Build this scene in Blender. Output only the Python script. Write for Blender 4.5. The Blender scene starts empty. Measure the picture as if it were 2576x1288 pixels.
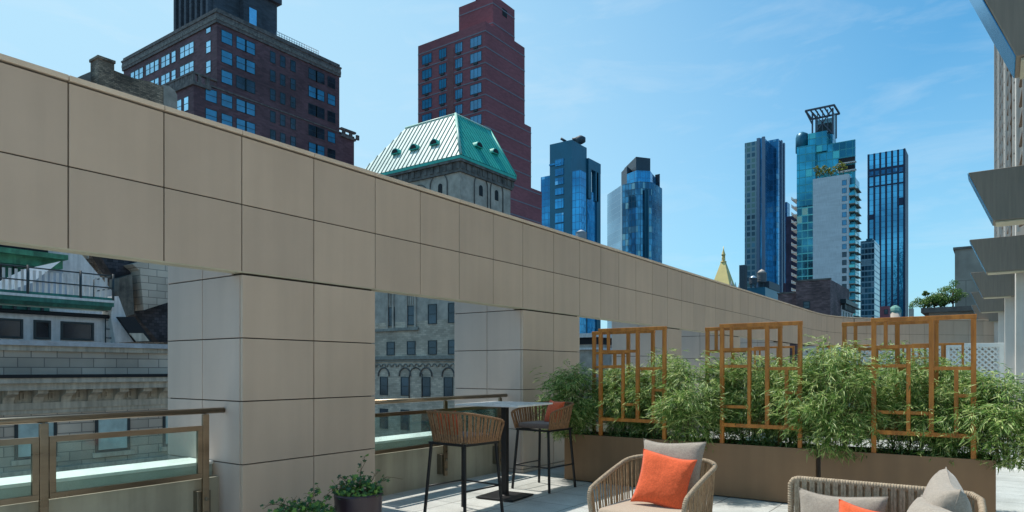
import bpy, math, random
from mathutils import Vector, Matrix, Quaternion
R = math.radians
rnd = random.Random(7)
scene = bpy.context.scene
COL = scene.collection

# ------------------------------------------------------------------ survey helpers
H = 1.5; F = 1717.3; CX = 1288.0; CY = 930.0; YAW = R(35.4)
FW = Vector((-math.sin(YAW), math.cos(YAW), 0)); RT = Vector((math.cos(YAW), math.sin(YAW), 0))
def ray(u):
    return FW + RT*((u-CX)/F)
def at(u, v, d):
    p = ray(u)*d
    return Vector((p.x, p.y, H+(CY-v)/F*d))
def on_y(u, v, y):
    r = ray(u); s = y/r.y
    return (r.x*s, H+(CY-v)/F*s)
def on_x(u, v, x):
    r = ray(u); s = x/r.x
    return (r.y*s, H+(CY-v)/F*s)

# ------------------------------------------------------------------ materials
def new_mat(name):
    m = bpy.data.materials.new(name); m.use_nodes = True
    nt = m.node_tree; nt.nodes.clear()
    out = nt.nodes.new('ShaderNodeOutputMaterial')
    return m, nt, out
def N(nt, t, **k):
    n = nt.nodes.new(t)
    for a, b in k.items(): setattr(n, a, b)
    return n
def L(nt, a, b): nt.links.new(a, b)
def ramp2(nt, fac, c0, c1, p0=0.0, p1=1.0):
    r = N(nt, 'ShaderNodeValToRGB')
    r.color_ramp.elements[0].position = p0; r.color_ramp.elements[1].position = p1
    r.color_ramp.elements[0].color = (*c0, 1); r.color_ramp.elements[1].color = (*c1, 1)
    L(nt, fac, r.inputs[0]); return r.outputs[0]
def sc(c, k): return tuple(min(1, x*k) for x in c)
def pm(name, col, rough=.6, metal=0.0, var=.18, scale=3.0, bump=0.0, bscale=40.0, col2=None, stretch=(1,1,1), streak=0.0, spec=.5, detail=6, island=0.0):
    """plain surface with two scales of mottling, optional grain and rain streaks"""
    m, nt, out = new_mat(name)
    b = N(nt, 'ShaderNodeBsdfPrincipled'); L(nt, b.outputs[0], out.inputs[0])
    tc = N(nt, 'ShaderNodeTexCoord'); mp = N(nt, 'ShaderNodeMapping'); mp.inputs['Scale'].default_value = stretch
    L(nt, tc.outputs['Object'], mp.inputs[0])
    n1 = N(nt, 'ShaderNodeTexNoise'); n1.inputs['Scale'].default_value = scale; n1.inputs['Detail'].default_value = detail
    n1.inputs['Roughness'].default_value = .62
    L(nt, mp.outputs[0], n1.inputs['Vector'])
    c2 = col2 or sc(col, 1+var)
    c = ramp2(nt, n1.outputs[0], sc(col, 1-var), c2, .32, .7)
    if island:
        g_ = N(nt, 'ShaderNodeNewGeometry'); mi_ = N(nt, 'ShaderNodeMix', data_type='RGBA', blend_type='MULTIPLY'); mi_.inputs[0].default_value = 1
        L(nt, c, mi_.inputs['A']); L(nt, ramp2(nt, g_.outputs['Random Per Island'], (1-island, 1-island*1.05, 1-island*.9), (1+island*.5, 1+island*.35, 1+island*.3)), mi_.inputs['B']); c = mi_.outputs['Result']
    if streak:
        mp2 = N(nt, 'ShaderNodeMapping'); mp2.inputs['Scale'].default_value = (6, 6, .35); L(nt, tc.outputs['Object'], mp2.inputs[0])
        n2 = N(nt, 'ShaderNodeTexNoise'); n2.inputs['Scale'].default_value = 1.0; n2.inputs['Detail'].default_value = 8; L(nt, mp2.outputs[0], n2.inputs['Vector'])
        mx = N(nt, 'ShaderNodeMix', data_type='RGBA', blend_type='MULTIPLY'); mx.inputs[0].default_value = streak
        L(nt, c, mx.inputs['A']); L(nt, ramp2(nt, n2.outputs[0], (.35,.35,.35), (1,1,1), .35, .6), mx.inputs['B']); c = mx.outputs['Result']
    L(nt, c, b.inputs['Base Color'])
    b.inputs['Roughness'].default_value = rough; b.inputs['Metallic'].default_value = metal
    b.inputs['Specular IOR Level'].default_value = spec
    rr = N(nt, 'ShaderNodeMapRange'); rr.inputs['To Min'].default_value = max(.03, rough-.1); rr.inputs['To Max'].default_value = min(1, rough+.1)
    L(nt, n1.outputs[0], rr.inputs[0]); L(nt, rr.outputs[0], b.inputs['Roughness'])
    if bump:
        n3 = N(nt, 'ShaderNodeTexNoise'); n3.inputs['Scale'].default_value = bscale; n3.inputs['Detail'].default_value = 4; L(nt, mp.outputs[0], n3.inputs['Vector'])
        bp = N(nt, 'ShaderNodeBump'); bp.inputs['Strength'].default_value = bump; bp.inputs['Distance'].default_value = .01
        L(nt, n3.outputs[0], bp.inputs['Height']); L(nt, bp.outputs[0], b.inputs['Normal'])
    return m
def wallcoord(nt):
    """(x+y, z) of the object: runs along either face of a building set on the street grid"""
    tc = N(nt, 'ShaderNodeTexCoord'); s = N(nt, 'ShaderNodeSeparateXYZ'); L(nt, tc.outputs['Object'], s.inputs[0])
    a = N(nt, 'ShaderNodeMath', operation='ADD'); L(nt, s.outputs[0], a.inputs[0]); L(nt, s.outputs[1], a.inputs[1])
    return tc, a.outputs[0], s.outputs[2]
def brick(name, col, mortar, bw=.6, bh=.22, var=.25, rough=.85, mort=.012, nscale=.5, bump=.3, blotch=.35, contrast=None):
    m, nt, out = new_mat(name)
    b = N(nt, 'ShaderNodeBsdfPrincipled'); L(nt, b.outputs[0], out.inputs[0])
    tc, a, z = wallcoord(nt)
    cv = N(nt, 'ShaderNodeCombineXYZ'); L(nt, a, cv.inputs[0]); L(nt, z, cv.inputs[1])
    br = N(nt, 'ShaderNodeTexBrick'); br.inputs['Scale'].default_value = 1; br.inputs['Brick Width'].default_value = bw
    br.inputs['Row Height'].default_value = bh; br.inputs['Mortar Size'].default_value = mort; br.inputs['Mortar Smooth'].default_value = .2
    br.inputs['Color1'].default_value = (*sc(col, 1-var), 1); br.inputs['Color2'].default_value = (*sc(col, 1+var), 1); br.inputs['Mortar'].default_value = (*mortar, 1)
    L(nt, cv.outputs[0], br.inputs['Vector'])
    n = N(nt, 'ShaderNodeTexNoise'); n.inputs['Scale'].default_value = nscale; n.inputs['Detail'].default_value = 8; L(nt, tc.outputs['Object'], n.inputs['Vector'])
    mx = N(nt, 'ShaderNodeMix', data_type='RGBA', blend_type='MULTIPLY'); mx.inputs[0].default_value = 1
    L(nt, br.outputs[0], mx.inputs['A']); L(nt, ramp2(nt, n.outputs[0], (1-blotch,)*3, (1+blotch*.6,)*3, .35, .68), mx.inputs['B'])
    L(nt, mx.outputs['Result'], b.inputs['Base Color']); b.inputs['Roughness'].default_value = rough
    bp = N(nt, 'ShaderNodeBump'); bp.inputs['Strength'].default_value = bump; bp.inputs['Distance'].default_value = .02; bp.invert = True
    L(nt, br.outputs['Fac'], bp.inputs['Height']); L(nt, bp.outputs[0], b.inputs['Normal'])
    return m
def curtain(name, col, fh=3.2, bw=1.6, line=(.05,.08,.1), lw=.1, lh=.06, var=.5, metal=.6, rough=.08, blind=.12, blindcol=(.35,.45,.5), band=None, bandh=.3, big=.04):
    """curtain wall: every pane its own tint, blinds behind some, mullions and floor lines"""
    m, nt, out = new_mat(name)
    b = N(nt, 'ShaderNodeBsdfPrincipled'); L(nt, b.outputs[0], out.inputs[0])
    tc, a, z = wallcoord(nt)
    def div(s, k):
        d = N(nt, 'ShaderNodeMath', operation='DIVIDE'); L(nt, s, d.inputs[0]); d.inputs[1].default_value = k; return d.outputs[0]
    def un(op, s, k=None):
        d = N(nt, 'ShaderNodeMath', operation=op); L(nt, s, d.inputs[0])
        if k is not None: d.inputs[1].default_value = k
        return d.outputs[0]
    ua, uz = div(a, bw), div(z, fh)
    cv = N(nt, 'ShaderNodeCombineXYZ'); L(nt, un('FLOOR', ua), cv.inputs[0]); L(nt, un('FLOOR', uz), cv.inputs[1])
    wn = N(nt, 'ShaderNodeTexWhiteNoise', noise_dimensions='2D'); L(nt, cv.outputs[0], wn.inputs['Vector'])
    c = ramp2(nt, wn.outputs['Value'], sc(col, 1-var), sc(col, 1+var))
    nz = N(nt, 'ShaderNodeTexNoise'); nz.inputs['Scale'].default_value = big; nz.inputs['Detail'].default_value = 3; nz.inputs['Distortion'].default_value = 1.2
    L(nt, tc.outputs['Object'], nz.inputs['Vector'])
    mx0 = N(nt, 'ShaderNodeMix', data_type='RGBA', blend_type='MULTIPLY'); mx0.inputs[0].default_value = .9
    L(nt, c, mx0.inputs['A']); L(nt, ramp2(nt, nz.outputs[0], (.35,.4,.45), (1.25,1.25,1.2), .4, .6), mx0.inputs['B'])
    mb = N(nt, 'ShaderNodeMix', data_type='RGBA'); mb.inputs['B'].default_value = (*blindcol, 1)
    L(nt, un('LESS_THAN', wn.outputs['Value'], blind), mb.inputs[0]); L(nt, mx0.outputs['Result'], mb.inputs['A'])
    la = un('LESS_THAN', un('FRACT', ua), lw); lz = un('LESS_THAN', un('FRACT', uz), lh)
    mxm = N(nt, 'ShaderNodeMath', operation='MAXIMUM'); L(nt, la, mxm.inputs[0]); L(nt, lz, mxm.inputs[1])
    cc = mb.outputs['Result']
    if band:
        bm_ = N(nt, 'ShaderNodeMix', data_type='RGBA'); bm_.inputs['B'].default_value = (*band, 1)
        L(nt, un('LESS_THAN', un('FRACT', uz), bandh), bm_.inputs[0]); L(nt, cc, bm_.inputs['A']); cc = bm_.outputs['Result']
    ml = N(nt, 'ShaderNodeMix', data_type='RGBA'); ml.inputs['B'].default_value = (*line, 1)
    L(nt, mxm.outputs[0], ml.inputs[0]); L(nt, cc, ml.inputs['A'])
    L(nt, ml.outputs['Result'], b.inputs['Base Color'])
    mr = N(nt, 'ShaderNodeMapRange'); mr.inputs['To Min'].default_value = metal; mr.inputs['To Max'].default_value = .1
    L(nt, mxm.outputs[0], mr.inputs[0]); L(nt, mr.outputs[0], b.inputs['Metallic'])
    rr = N(nt, 'ShaderNodeMapRange'); rr.inputs['To Min'].default_value = rough; rr.inputs['To Max'].default_value = .5
    L(nt, mxm.outputs[0], rr.inputs[0]); L(nt, rr.outputs[0], b.inputs['Roughness'])
    # panes are never perfectly flat
    nw = N(nt, 'ShaderNodeTexNoise'); nw.inputs['Scale'].default_value = .5; L(nt, tc.outputs['Object'], nw.inputs['Vector'])
    bp = N(nt, 'ShaderNodeBump'); bp.inputs['Strength'].default_value = .25; bp.inputs['Distance'].default_value = .15
    L(nt, nw.outputs[0], bp.inputs['Height']); L(nt, bp.outputs[0], b.inputs['Normal'])
    return m
def leafmat(name, c0, c1, c2, trans=.35, rough=.45):
    m, nt, out = new_mat(name)
    g = N(nt, 'ShaderNodeNewGeometry')
    r = N(nt, 'ShaderNodeValToRGB'); cr = r.color_ramp
    cr.elements[0].color = (*c0, 1); cr.elements[1].color = (*c2, 1); e = cr.elements.new(.55); e.color = (*c1, 1)
    L(nt, g.outputs['Random Per Island'], r.inputs[0])
    b = N(nt, 'ShaderNodeBsdfPrincipled'); b.inputs['Roughness'].default_value = rough; L(nt, r.outputs[0], b.inputs['Base Color'])
    b.inputs['Specular IOR Level'].default_value = .5
    t = N(nt, 'ShaderNodeBsdfTranslucent'); L(nt, r.outputs[0], t.inputs[0])
    mx = N(nt, 'ShaderNodeMixShader'); mx.inputs[0].default_value = trans
    L(nt, b.outputs[0], mx.inputs[1]); L(nt, t.outputs[0], mx.inputs[2]); L(nt, mx.outputs[0], out.inputs[0])
    return m
def railglass(name, tint=(.86,.955,.93)):
    m, nt, out = new_mat(name)
    tr = N(nt, 'ShaderNodeBsdfTransparent'); tr.inputs[0].default_value = (*tint, 1)
    gl = N(nt, 'ShaderNodeBsdfGlossy'); gl.inputs['Roughness'].default_value = .02; gl.inputs[0].default_value = (.85,.95,.93,1)
    df = N(nt, 'ShaderNodeBsdfDiffuse'); df.inputs[0].default_value = (.5,.62,.58,1)
    lw = N(nt, 'ShaderNodeLayerWeight'); lw.inputs[0].default_value = .25
    m1 = N(nt, 'ShaderNodeMixShader'); L(nt, lw.outputs['Fresnel'], m1.inputs[0]); L(nt, tr.outputs[0], m1.inputs[1]); L(nt, gl.outputs[0], m1.inputs[2])
    tc = N(nt, 'ShaderNodeTexCoord'); nz = N(nt, 'ShaderNodeTexNoise'); nz.inputs['Scale'].default_value = 3; nz.inputs['Detail'].default_value = 8; L(nt, tc.outputs['Object'], nz.inputs['Vector'])
    mr = N(nt, 'ShaderNodeMapRange'); mr.inputs[1].default_value = .45; mr.inputs[2].default_value = .8; mr.inputs[3].default_value = .04; mr.inputs[4].default_value = .16
    L(nt, nz.outputs[0], mr.inputs[0])
    m2 = N(nt, 'ShaderNodeMixShader'); L(nt, mr.outputs[0], m2.inputs[0]); L(nt, m1.outputs[0], m2.inputs[1]); L(nt, df.outputs[0], m2.inputs[2])
    L(nt, m2.outputs[0], out.inputs[0]); return m
def grain(name, c0, c1, scale, stretch, rough=.6, bump=.2, metal=0.0, spec=.4):
    return pm(name, c0, rough=rough, metal=metal, scale=scale, col2=c1, stretch=stretch, bump=bump, bscale=scale*4, spec=spec, var=.25)
def cloth(name, col, thread=700, var=.12, bump=.25, rough=.95):
    m, nt, out = new_mat(name)
    b = N(nt, 'ShaderNodeBsdfPrincipled'); L(nt, b.outputs[0], out.inputs[0]); b.inputs['Roughness'].default_value = rough
    b.inputs['Specular IOR Level'].default_value = .15; b.inputs['Sheen Weight'].default_value = .25
    tc = N(nt, 'ShaderNodeTexCoord')
    n1 = N(nt, 'ShaderNodeTexNoise'); n1.inputs['Scale'].default_value = 90; n1.inputs['Detail'].default_value = 5; L(nt, tc.outputs['Object'], n1.inputs['Vector'])
    L(nt, ramp2(nt, n1.outputs[0], sc(col, 1-var), sc(col, 1+var), .3, .7), b.inputs['Base Color'])
    n2 = N(nt, 'ShaderNodeTexNoise'); n2.inputs['Scale'].default_value = 9; n2.inputs['Detail'].default_value = 3; L(nt, tc.outputs['Object'], n2.inputs['Vector'])
    bp = N(nt, 'ShaderNodeBump'); bp.inputs['Strength'].default_value = bump; bp.inputs['Distance'].default_value = .03
    L(nt, n2.outputs[0], bp.inputs['Height'])
    bp2 = N(nt, 'ShaderNodeBump'); bp2.inputs['Strength'].default_value = .3; bp2.inputs['Distance'].default_value = .001
    L(nt, n1.outputs[0], bp2.inputs['Height']); L(nt, bp.outputs[0], bp2.inputs['Normal']); L(nt, bp2.outputs[0], b.inputs['Normal'])
    return m
def tiles(name):
    m, nt, out = new_mat(name)
    b = N(nt, 'ShaderNodeBsdfPrincipled'); L(nt, b.outputs[0], out.inputs[0]); b.inputs['Roughness'].default_value = .75
    tc = N(nt, 'ShaderNodeTexCoord')
    mp = N(nt, 'ShaderNodeMapping'); mp.inputs['Location'].default_value = (.13, .21, 0); L(nt, tc.outputs['Object'], mp.inputs[0])
    br = N(nt, 'ShaderNodeTexBrick', offset=0.0); br.inputs['Scale'].default_value = 1; br.inputs['Brick Width'].default_value = .61; br.inputs['Row Height'].default_value = .61
    br.inputs['Mortar Size'].default_value = .005; br.inputs['Mortar Smooth'].default_value = .1
    br.inputs['Color1'].default_value = (.44,.455,.44,1); br.inputs['Color2'].default_value = (.52,.53,.51,1); br.inputs['Mortar'].default_value = (.09,.09,.085,1)
    L(nt, mp.outputs[0], br.inputs['Vector'])
    n = N(nt, 'ShaderNodeTexNoise'); n.inputs['Scale'].default_value = 1.7; n.inputs['Detail'].default_value = 9; n.inputs['Roughness'].default_value = .65; L(nt, tc.outputs['Object'], n.inputs['Vector'])
    n4 = N(nt, 'ShaderNodeTexNoise'); n4.inputs['Scale'].default_value = 60; n4.inputs['Detail'].default_value = 6; L(nt, tc.outputs['Object'], n4.inputs['Vector'])
    mx = N(nt, 'ShaderNodeMix', data_type='RGBA', blend_type='MULTIPLY'); mx.inputs[0].default_value = 1
    L(nt, br.outputs[0], mx.inputs['A']); L(nt, ramp2(nt, n.outputs[0], (.78,.78,.77), (1.08,1.08,1.08), .35, .65), mx.inputs['B'])
    mx2 = N(nt, 'ShaderNodeMix', data_type='RGBA', blend_type='MULTIPLY'); mx2.inputs[0].default_value = .5
    L(nt, mx.outputs['Result'], mx2.inputs['A']); L(nt, ramp2(nt, n4.outputs[0], (.7,.7,.7), (1.15,1.15,1.15), .35, .65), mx2.inputs['B'])
    L(nt, mx2.outputs['Result'], b.inputs['Base Color'])
    bp = N(nt, 'ShaderNodeBump'); bp.invert = True; bp.inputs['Strength'].default_value = .5; bp.inputs['Distance'].default_value = .004
    L(nt, br.outputs['Fac'], bp.inputs['Height']); L(nt, bp.outputs[0], b.inputs['Normal']); return m

M = {}
M['panel'] = pm('taupe_panel', (.58,.465,.365), rough=.5, var=.06, scale=.9, spec=.3, detail=8, island=.07, streak=.09)
M['panel_side'] = pm('grey_panel', (.57,.465,.395), rough=.5, var=.07, scale=.9, spec=.3, detail=8, island=.06, streak=.10)
M['joint'] = pm('joint', (.075,.06,.045), rough=.9)
M['steel'] = grain('brushed_steel', (.22,.17,.115), (.34,.27,.19), 3, (1,.3,1), rough=.3, bump=.02, metal=.95)
M['steel_dark'] = pm('dark_steel', (.2,.18,.14), rough=.4, metal=.8)
M['glass'] = railglass('rail_glass')
M['lowwall'] = pm('render_wall', (.36,.345,.27), rough=.85, var=.14, scale=1.6, streak=.35, bump=.1)
M['curbface'] = pm('curb_face', (.33,.39,.36), rough=.7, var=.08, scale=2)
M['coping'] = pm('white_coping', (.78,.8,.78), rough=.6, var=.06)
M['tiles'] = tiles('pavers')
M['asphalt'] = pm('asphalt', (.05,.05,.052), rough=.9, var=.2, scale=.2)
M['planter'] = pm('bronze_planter', (.24,.138,.070), rough=.45, metal=.1, streak=.22, var=.14, scale=.9, spec=.5, detail=4)
M['soil'] = pm('soil', (.02,.016,.012), rough=1, var=.5, scale=30, bump=1, bscale=60)
M['wood'] = grain('stained_timber', (.45,.155,.028), (.60,.235,.045), 6, (3,3,.6), rough=.5, bump=.1)
M['bamboo'] = leafmat('bamboo_leaf', (.05,.13,.025), (.21,.36,.08), (.64,.70,.30), trans=.38)
M['culm'] = pm('bamboo_stem', (.12,.12,.04), rough=.6, var=.3)
M['ivy'] = leafmat('ivy_leaf', (.015,.07,.03), (.05,.16,.04), (.26,.42,.06), trans=.3)
M['stem'] = pm('ivy_stem', (.1,.06,.03), rough=.7)
M['pot'] = pm('plum_pot', (.035,.018,.025), rough=.35, var=.2, scale=2)
M['black'] = pm('black_metal', (.018,.018,.02), rough=.42, metal=.3, var=.2, scale=8)
M['tabletop'] = pm('pale_tabletop', (.72,.73,.73), rough=.25, var=.05, scale=6)
M['rope'] = grain('tan_rope', (.30,.19,.105), (.46,.32,.19), 60, (1,1,.5), rough=.8, bump=.3)
M['rope_brown'] = grain('brown_rope', (.21,.105,.048), (.36,.20,.10), 60, (1,1,.5), rough=.75, bump=.3)
M['rope_grey'] = grain('taupe_rope', (.34,.26,.18), (.5,.4,.29), 60, (1,1,.5), rough=.85, bump=.3)
M['seat'] = cloth('mauve_cloth', (.17,.135,.13))
M['seat_beige'] = cloth('beige_cloth', (.42,.33,.25))
M['orange'] = cloth('orange_cloth', (.74,.125,.045), var=.16, bump=.45)
M['grey_cloth'] = cloth('taupe_cloth', (.33,.285,.24), var=.16)
M['edge_reflection'] = pm('canopy_edge_reflection', (.16,.33,.46), rough=.18, metal=.8, scale=.6)  # blue of the reflected sky painted into the slanted canopy faces
M['metal_canopy'] = pm('brushed_canopy', (.245,.205,.165), rough=.6, metal=.1, scale=4, stretch=(8,8,.4), var=.12)
M['soffit'] = pm('soffit', (.5,.46,.34), rough=.8, var=.12)
M['pilaster'] = pm('pale_stone', (.66,.62,.57), rough=.7, var=.08, scale=1.2, streak=.15)
M['louver'] = pm('bronze_louver', (.2,.13,.08), rough=.5, metal=.3, var=.2)
M['winglass'] = pm('window_glass', (.045,.27,.46), rough=.1, metal=.05, var=.3, scale=.3, spec=.8)
M['winglass_dark'] = pm('dark_window_glass', (.03,.05,.07), rough=.08, metal=.4, var=.6, scale=.3, spec=.7)
M['winglass_bright'] = pm('bright_window_glass', (.35,.62,.8), rough=.06, metal=.85, var=.3, scale=.2)
M['winframe'] = pm('dark_frame', (.02,.035,.04), rough=.5)
M['white'] = pm('white_paint', (.74,.72,.70), rough=.6, var=.1, streak=.3)
M['lattice'] = pm('pale_lattice', (.62,.68,.68), rough=.6, var=.06)
M['leaf_far'] = leafmat('far_leaf', (.03,.09,.02), (.09,.2,.045), (.26,.38,.08), trans=.35)
M['leaf_yellow'] = leafmat('yellow_leaf', (.10,.13,.02), (.25,.27,.04), (.4,.4,.06), trans=.3)
M['bark'] = pm('bark', (.07,.05,.035), rough=.9)

# ------------------------------------------------------------------ mesh builder
class MB:
    def __init__(s): s.v = []; s.f = []; s.m = []; s.sm = []
    def add(s, vs, fs, mi=0, smooth=False):
        o = len(s.v); s.v += [tuple(p) for p in vs]
        for f in fs: s.f.append(tuple(i+o for i in f)); s.m.append(mi); s.sm.append(smooth)
    def box(s, x0, x1, y0, y1, z0, z1, mi=0):
        if x0 > x1: x0, x1 = x1, x0
        if y0 > y1: y0, y1 = y1, y0
        if z0 > z1: z0, z1 = z1, z0
        s.add([(x0,y0,z0),(x1,y0,z0),(x1,y1,z0),(x0,y1,z0),(x0,y0,z1),(x1,y0,z1),(x1,y1,z1),(x0,y1,z1)],
              [(0,3,2,1),(4,5,6,7),(0,1,5,4),(1,2,6,5),(2,3,7,6),(3,0,4,7)], mi)
    def prism(s, pts, off, mi=0):
        pts = [Vector(p) for p in pts]; off = Vector(off); n = len(pts)
        nr = Vector((0,0,0))
        for i in range(n): nr += pts[i].cross(pts[(i+1) % n])
        if nr.dot(off) > 0: pts = pts[::-1]
        s.add(pts + [p+off for p in pts], [tuple(range(n)), tuple(range(2*n-1, n-1, -1))] + [(i, i+n, (i+1) % n+n, (i+1) % n) for i in range(n)], mi)
    def bar(s, a, b, w, h, up=(0,0,1), mi=0):
        a = Vector(a); b = Vector(b); d = (b-a).normalized(); up = Vector(up)
        sd = d.cross(up)
        if sd.length < 1e-4: sd = d.cross(Vector((0,1,0)))
        sd.normalize(); u2 = sd.cross(d).normalized(); sd *= w/2; u2 *= h/2
        s.prism([a-sd-u2, a+sd-u2, a+sd+u2, a-sd+u2], b-a, mi)
    def tube(s, pts, r, n=8, mi=0, closed=False, smooth=True):
        pts = [Vector(p) for p in pts]; k = len(pts)
        rs = r if isinstance(r, (list, tuple)) else [r]*k
        t0 = (pts[1]-pts[0]).normalized(); ref = Vector((0,0,1)) if abs(t0.z) < .9 else Vector((1,0,0))
        nn = t0.cross(ref).normalized(); vs = []; prev = t0
        for i in range(k):
            if closed: t = (pts[(i+1) % k]-pts[i-1]).normalized()
            elif i == 0: t = t0
            elif i == k-1: t = (pts[i]-pts[i-1]).normalized()
            else: t = (pts[i+1]-pts[i-1]).normalized()
            nn = prev.rotation_difference(t) @ nn; prev = t
            bb = t.cross(nn)
            for j in range(n):
                a = 2*math.pi*j/n; vs.append(pts[i] + (nn*math.cos(a)+bb*math.sin(a))*rs[i])
        fs = []
        for i in range(k if closed else k-1):
            i2 = (i+1) % k
            for j in range(n): fs.append((i*n+j, i*n+(j+1) % n, i2*n+(j+1) % n, i2*n+j))
        if not closed: fs.append(tuple(range(n-1, -1, -1))); fs.append(tuple(range((k-1)*n, k*n)))
        s.add(vs, fs, mi, smooth)
    def lathe(s, c, prof, n=32, mi=0, smooth=True):
        vs = []; k = len(prof)
        for r, z in prof:
            for j in range(n):
                a = 2*math.pi*j/n; vs.append((c[0]+r*math.cos(a), c[1]+r*math.sin(a), c[2]+z))
        fs = [(i*n+j, i*n+(j+1) % n, (i+1)*n+(j+1) % n, (i+1)*n+j) for i in range(k-1) for j in range(n)]
        fs.append(tuple(range(n-1, -1, -1))); fs.append(tuple(range((k-1)*n, k*n)))
        s.add(vs, fs, mi, smooth)
    def build(s, name, mats, parent=None, world=True, bevel=0.0, sub=0):
        me = bpy.data.meshes.new(name)
        vs = s.v
        if parent is not None and world:
            l = parent_world(parent); vs = [(a-l.x, b-l.y, c-l.z) for a, b, c in vs]
        me.from_pydata(vs, [], s.f)
        if not isinstance(mats, (list, tuple)): mats = [mats]
        for m in mats: me.materials.append(m)
        me.polygons.foreach_set('material_index', s.m); me.polygons.foreach_set('use_smooth', s.sm)
        me.update()
        o = bpy.data.objects.new(name, me); COL.objects.link(o)
        if parent is not None: o.parent = parent
        if bevel:
            b = o.modifiers.new('bevel', 'BEVEL'); b.width = bevel; b.segments = 2; b.limit_method = 'ANGLE'; b.angle_limit = R(40)
        if sub:
            b = o.modifiers.new('sub', 'SUBSURF'); b.levels = sub; b.render_levels = sub
        return o
def parent_world(p):
    l = Vector((0,0,0))
    while p is not None: l += p.location; p = p.parent
    return l
def tag(o, label, cat, group=None, kind=None):
    o['label'] = label
    if cat: o['category'] = cat
    if group: o['group'] = group
    if kind: o['kind'] = kind
    return o
def thing(name, label, cat, loc=(0,0,0), rz=0.0, group=None):
    o = bpy.data.objects.new(name, None); COL.objects.link(o); o.location = loc; o.rotation_euler = (0,0,rz)
    o.empty_display_size = .2
    return tag(o, label, cat, group)
def struct(o): o['kind'] = 'structure'; return o
def copy_tree(o, parent=None):
    c = o.copy(); COL.objects.link(c); c.parent = parent
    for ch in [x for x in bpy.data.objects if x.parent == o]: copy_tree(ch, c)
    return c
def dup(o, loc, rz=0.0, label=None, scale=None):
    c = copy_tree(o); c.location = loc; c.rotation_euler = (0,0,rz)
    if label: c['label'] = label
    if scale: c.scale = scale
    return c
GZ = -32.0      # street level below the terrace

# ================================================================== SETTING
g = MB(); g.box(-3000, 3000, -600, 5400, GZ-1, GZ); struct(g.build('ground', M['asphalt']))
g = MB(); g.box(-29, -8, -300, 900, GZ, GZ+.004); o = g.build('road', pm('road_asphalt', (.055,.055,.06), rough=.9)); struct(o)
g = MB(); g.box(-5.95, 1.3, -4, 40, -.25, 0); o = g.build('terrace_floor', M['tiles']); struct(o)

# ------------------------------------------------------------------ panel clad wall with openings
WX = -5.585; ZB, ZM, ZT = 2.377, 3.0, 3.62
root = thing('panel_wall', 'long taupe panel clad wall with square openings curving along the terrace edge', 'wall', (WX, 0, 0))
path = [(WX, -6.0), (WX, 27.0), (-5.56, 28.2), (-5.47, 29.3), (-5.2, 30.4), (-4.75, 31.4), (-4.1, 32.3), (-3.1, 33.4), (-2.0, 34.5), (-1.0, 35.5), (.0, 36.5), (.9, 37.4)]
# fine polyline
cum = [0]
for i in range(1, len(path)): cum.append(cum[-1]+math.dist(path[i], path[i-1]))
def pp(s):
    s = max(0, min(cum[-1]-1e-4, s))
    for i in range(1, len(path)):
        if s <= cum[i]:
            k = (s-cum[i-1])/(cum[i]-cum[i-1])
            a, b = path[i-1], path[i]
            return Vector((a[0]+(b[0]-a[0])*k, a[1]+(b[1]-a[1])*k, 0)), Vector((b[0]-a[0], b[1]-a[1], 0)).normalized()
ysplit = [-5.1,-4.3,-3.6,-2.86,-2.14,-1.43,-.66,.07,.78,1.5,2.21,2.92,3.63,4.43,5.26,5.98,6.70,7.42,8.13,8.97,9.78,10.51,11.2,11.92,12.68,13.44,14.22,14.95,15.68,16.4,17.13,17.75,18.37]
while ysplit[-1] < cum[-1]-6.9: ysplit.append(ysplit[-1]+.72)
GAP = .005; TH = .035
def panel(mb, s0, s1, z0, z1, mi=0):
    (a, d), (b, _) = pp(s0+6+GAP), pp(s1+6-GAP)
    d = (b-a).normalized(); n = Vector((-d.y, d.x, 0))      # away from the terrace
    mb.prism([a+Vector((0,0,z0+GAP)), b+Vector((0,0,z0+GAP)), b+Vector((0,0,z1-GAP)), a+Vector((0,0,z1-GAP))], n*TH, mi)
beam = MB()
for a, b in zip(ysplit[:-1], ysplit[1:]):
    panel(beam, a, b, ZB+.01, ZM); panel(beam, a, b, ZM, ZT)
beam.build('beam', M['panel'], root, bevel=.004)
def strip(mb, s0, s1, off0, off1, z0, z1, step=.72, mi=0):
    s = s0
    while s < s1-1e-6:
        e = min(s1, s+step) if s+6 > 32 else min(s1, 26.9)
        if e <= s: e = min(s1, s+step)
        (a, da), (b, db) = pp(s+6), pp(e+6)
        n = Vector((-(b-a).normalized().y, (b-a).normalized().x, 0))
        mb.prism([a+n*off0+Vector((0,0,z0)), b+n*off0+Vector((0,0,z0)), b+n*off0+Vector((0,0,z1)), a+n*off0+Vector((0,0,z1))], n*(off1-off0), mi)
        s = e
bk = MB(); strip(bk, -5.9, cum[-1]-6.1, .012, .15, ZB+.02, ZT-.004); bk.build('beam_backing', M['joint'], root)
cp = MB()
for a, b in zip(ysplit[:-1], ysplit[1:]):
    (p, d), (q, _) = pp(a+6+.003), pp(b+6-.003); d = (q-p).normalized(); n = Vector((-d.y, d.x, 0))
    cp.prism([p-n*.012+Vector((0,0,ZT+.012)), q-n*.012+Vector((0,0,ZT+.012)), q-n*.012+Vector((0,0,ZT+.052)), p-n*.012+Vector((0,0,ZT+.052))], n*.19, 0)
cp.build('coping', pm('pale_coping', (.74,.60,.46), rough=.6, var=.08, scale=3, island=.06), root, bevel=.003)
sf = MB(); strip(sf, -5.9, 21, .002, .15, ZB+.006, ZB+.018); sf.build('beam_soffit', M['soffit'], root)
zj = [.055, .634, 1.211, 1.789, 2.367]
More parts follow.
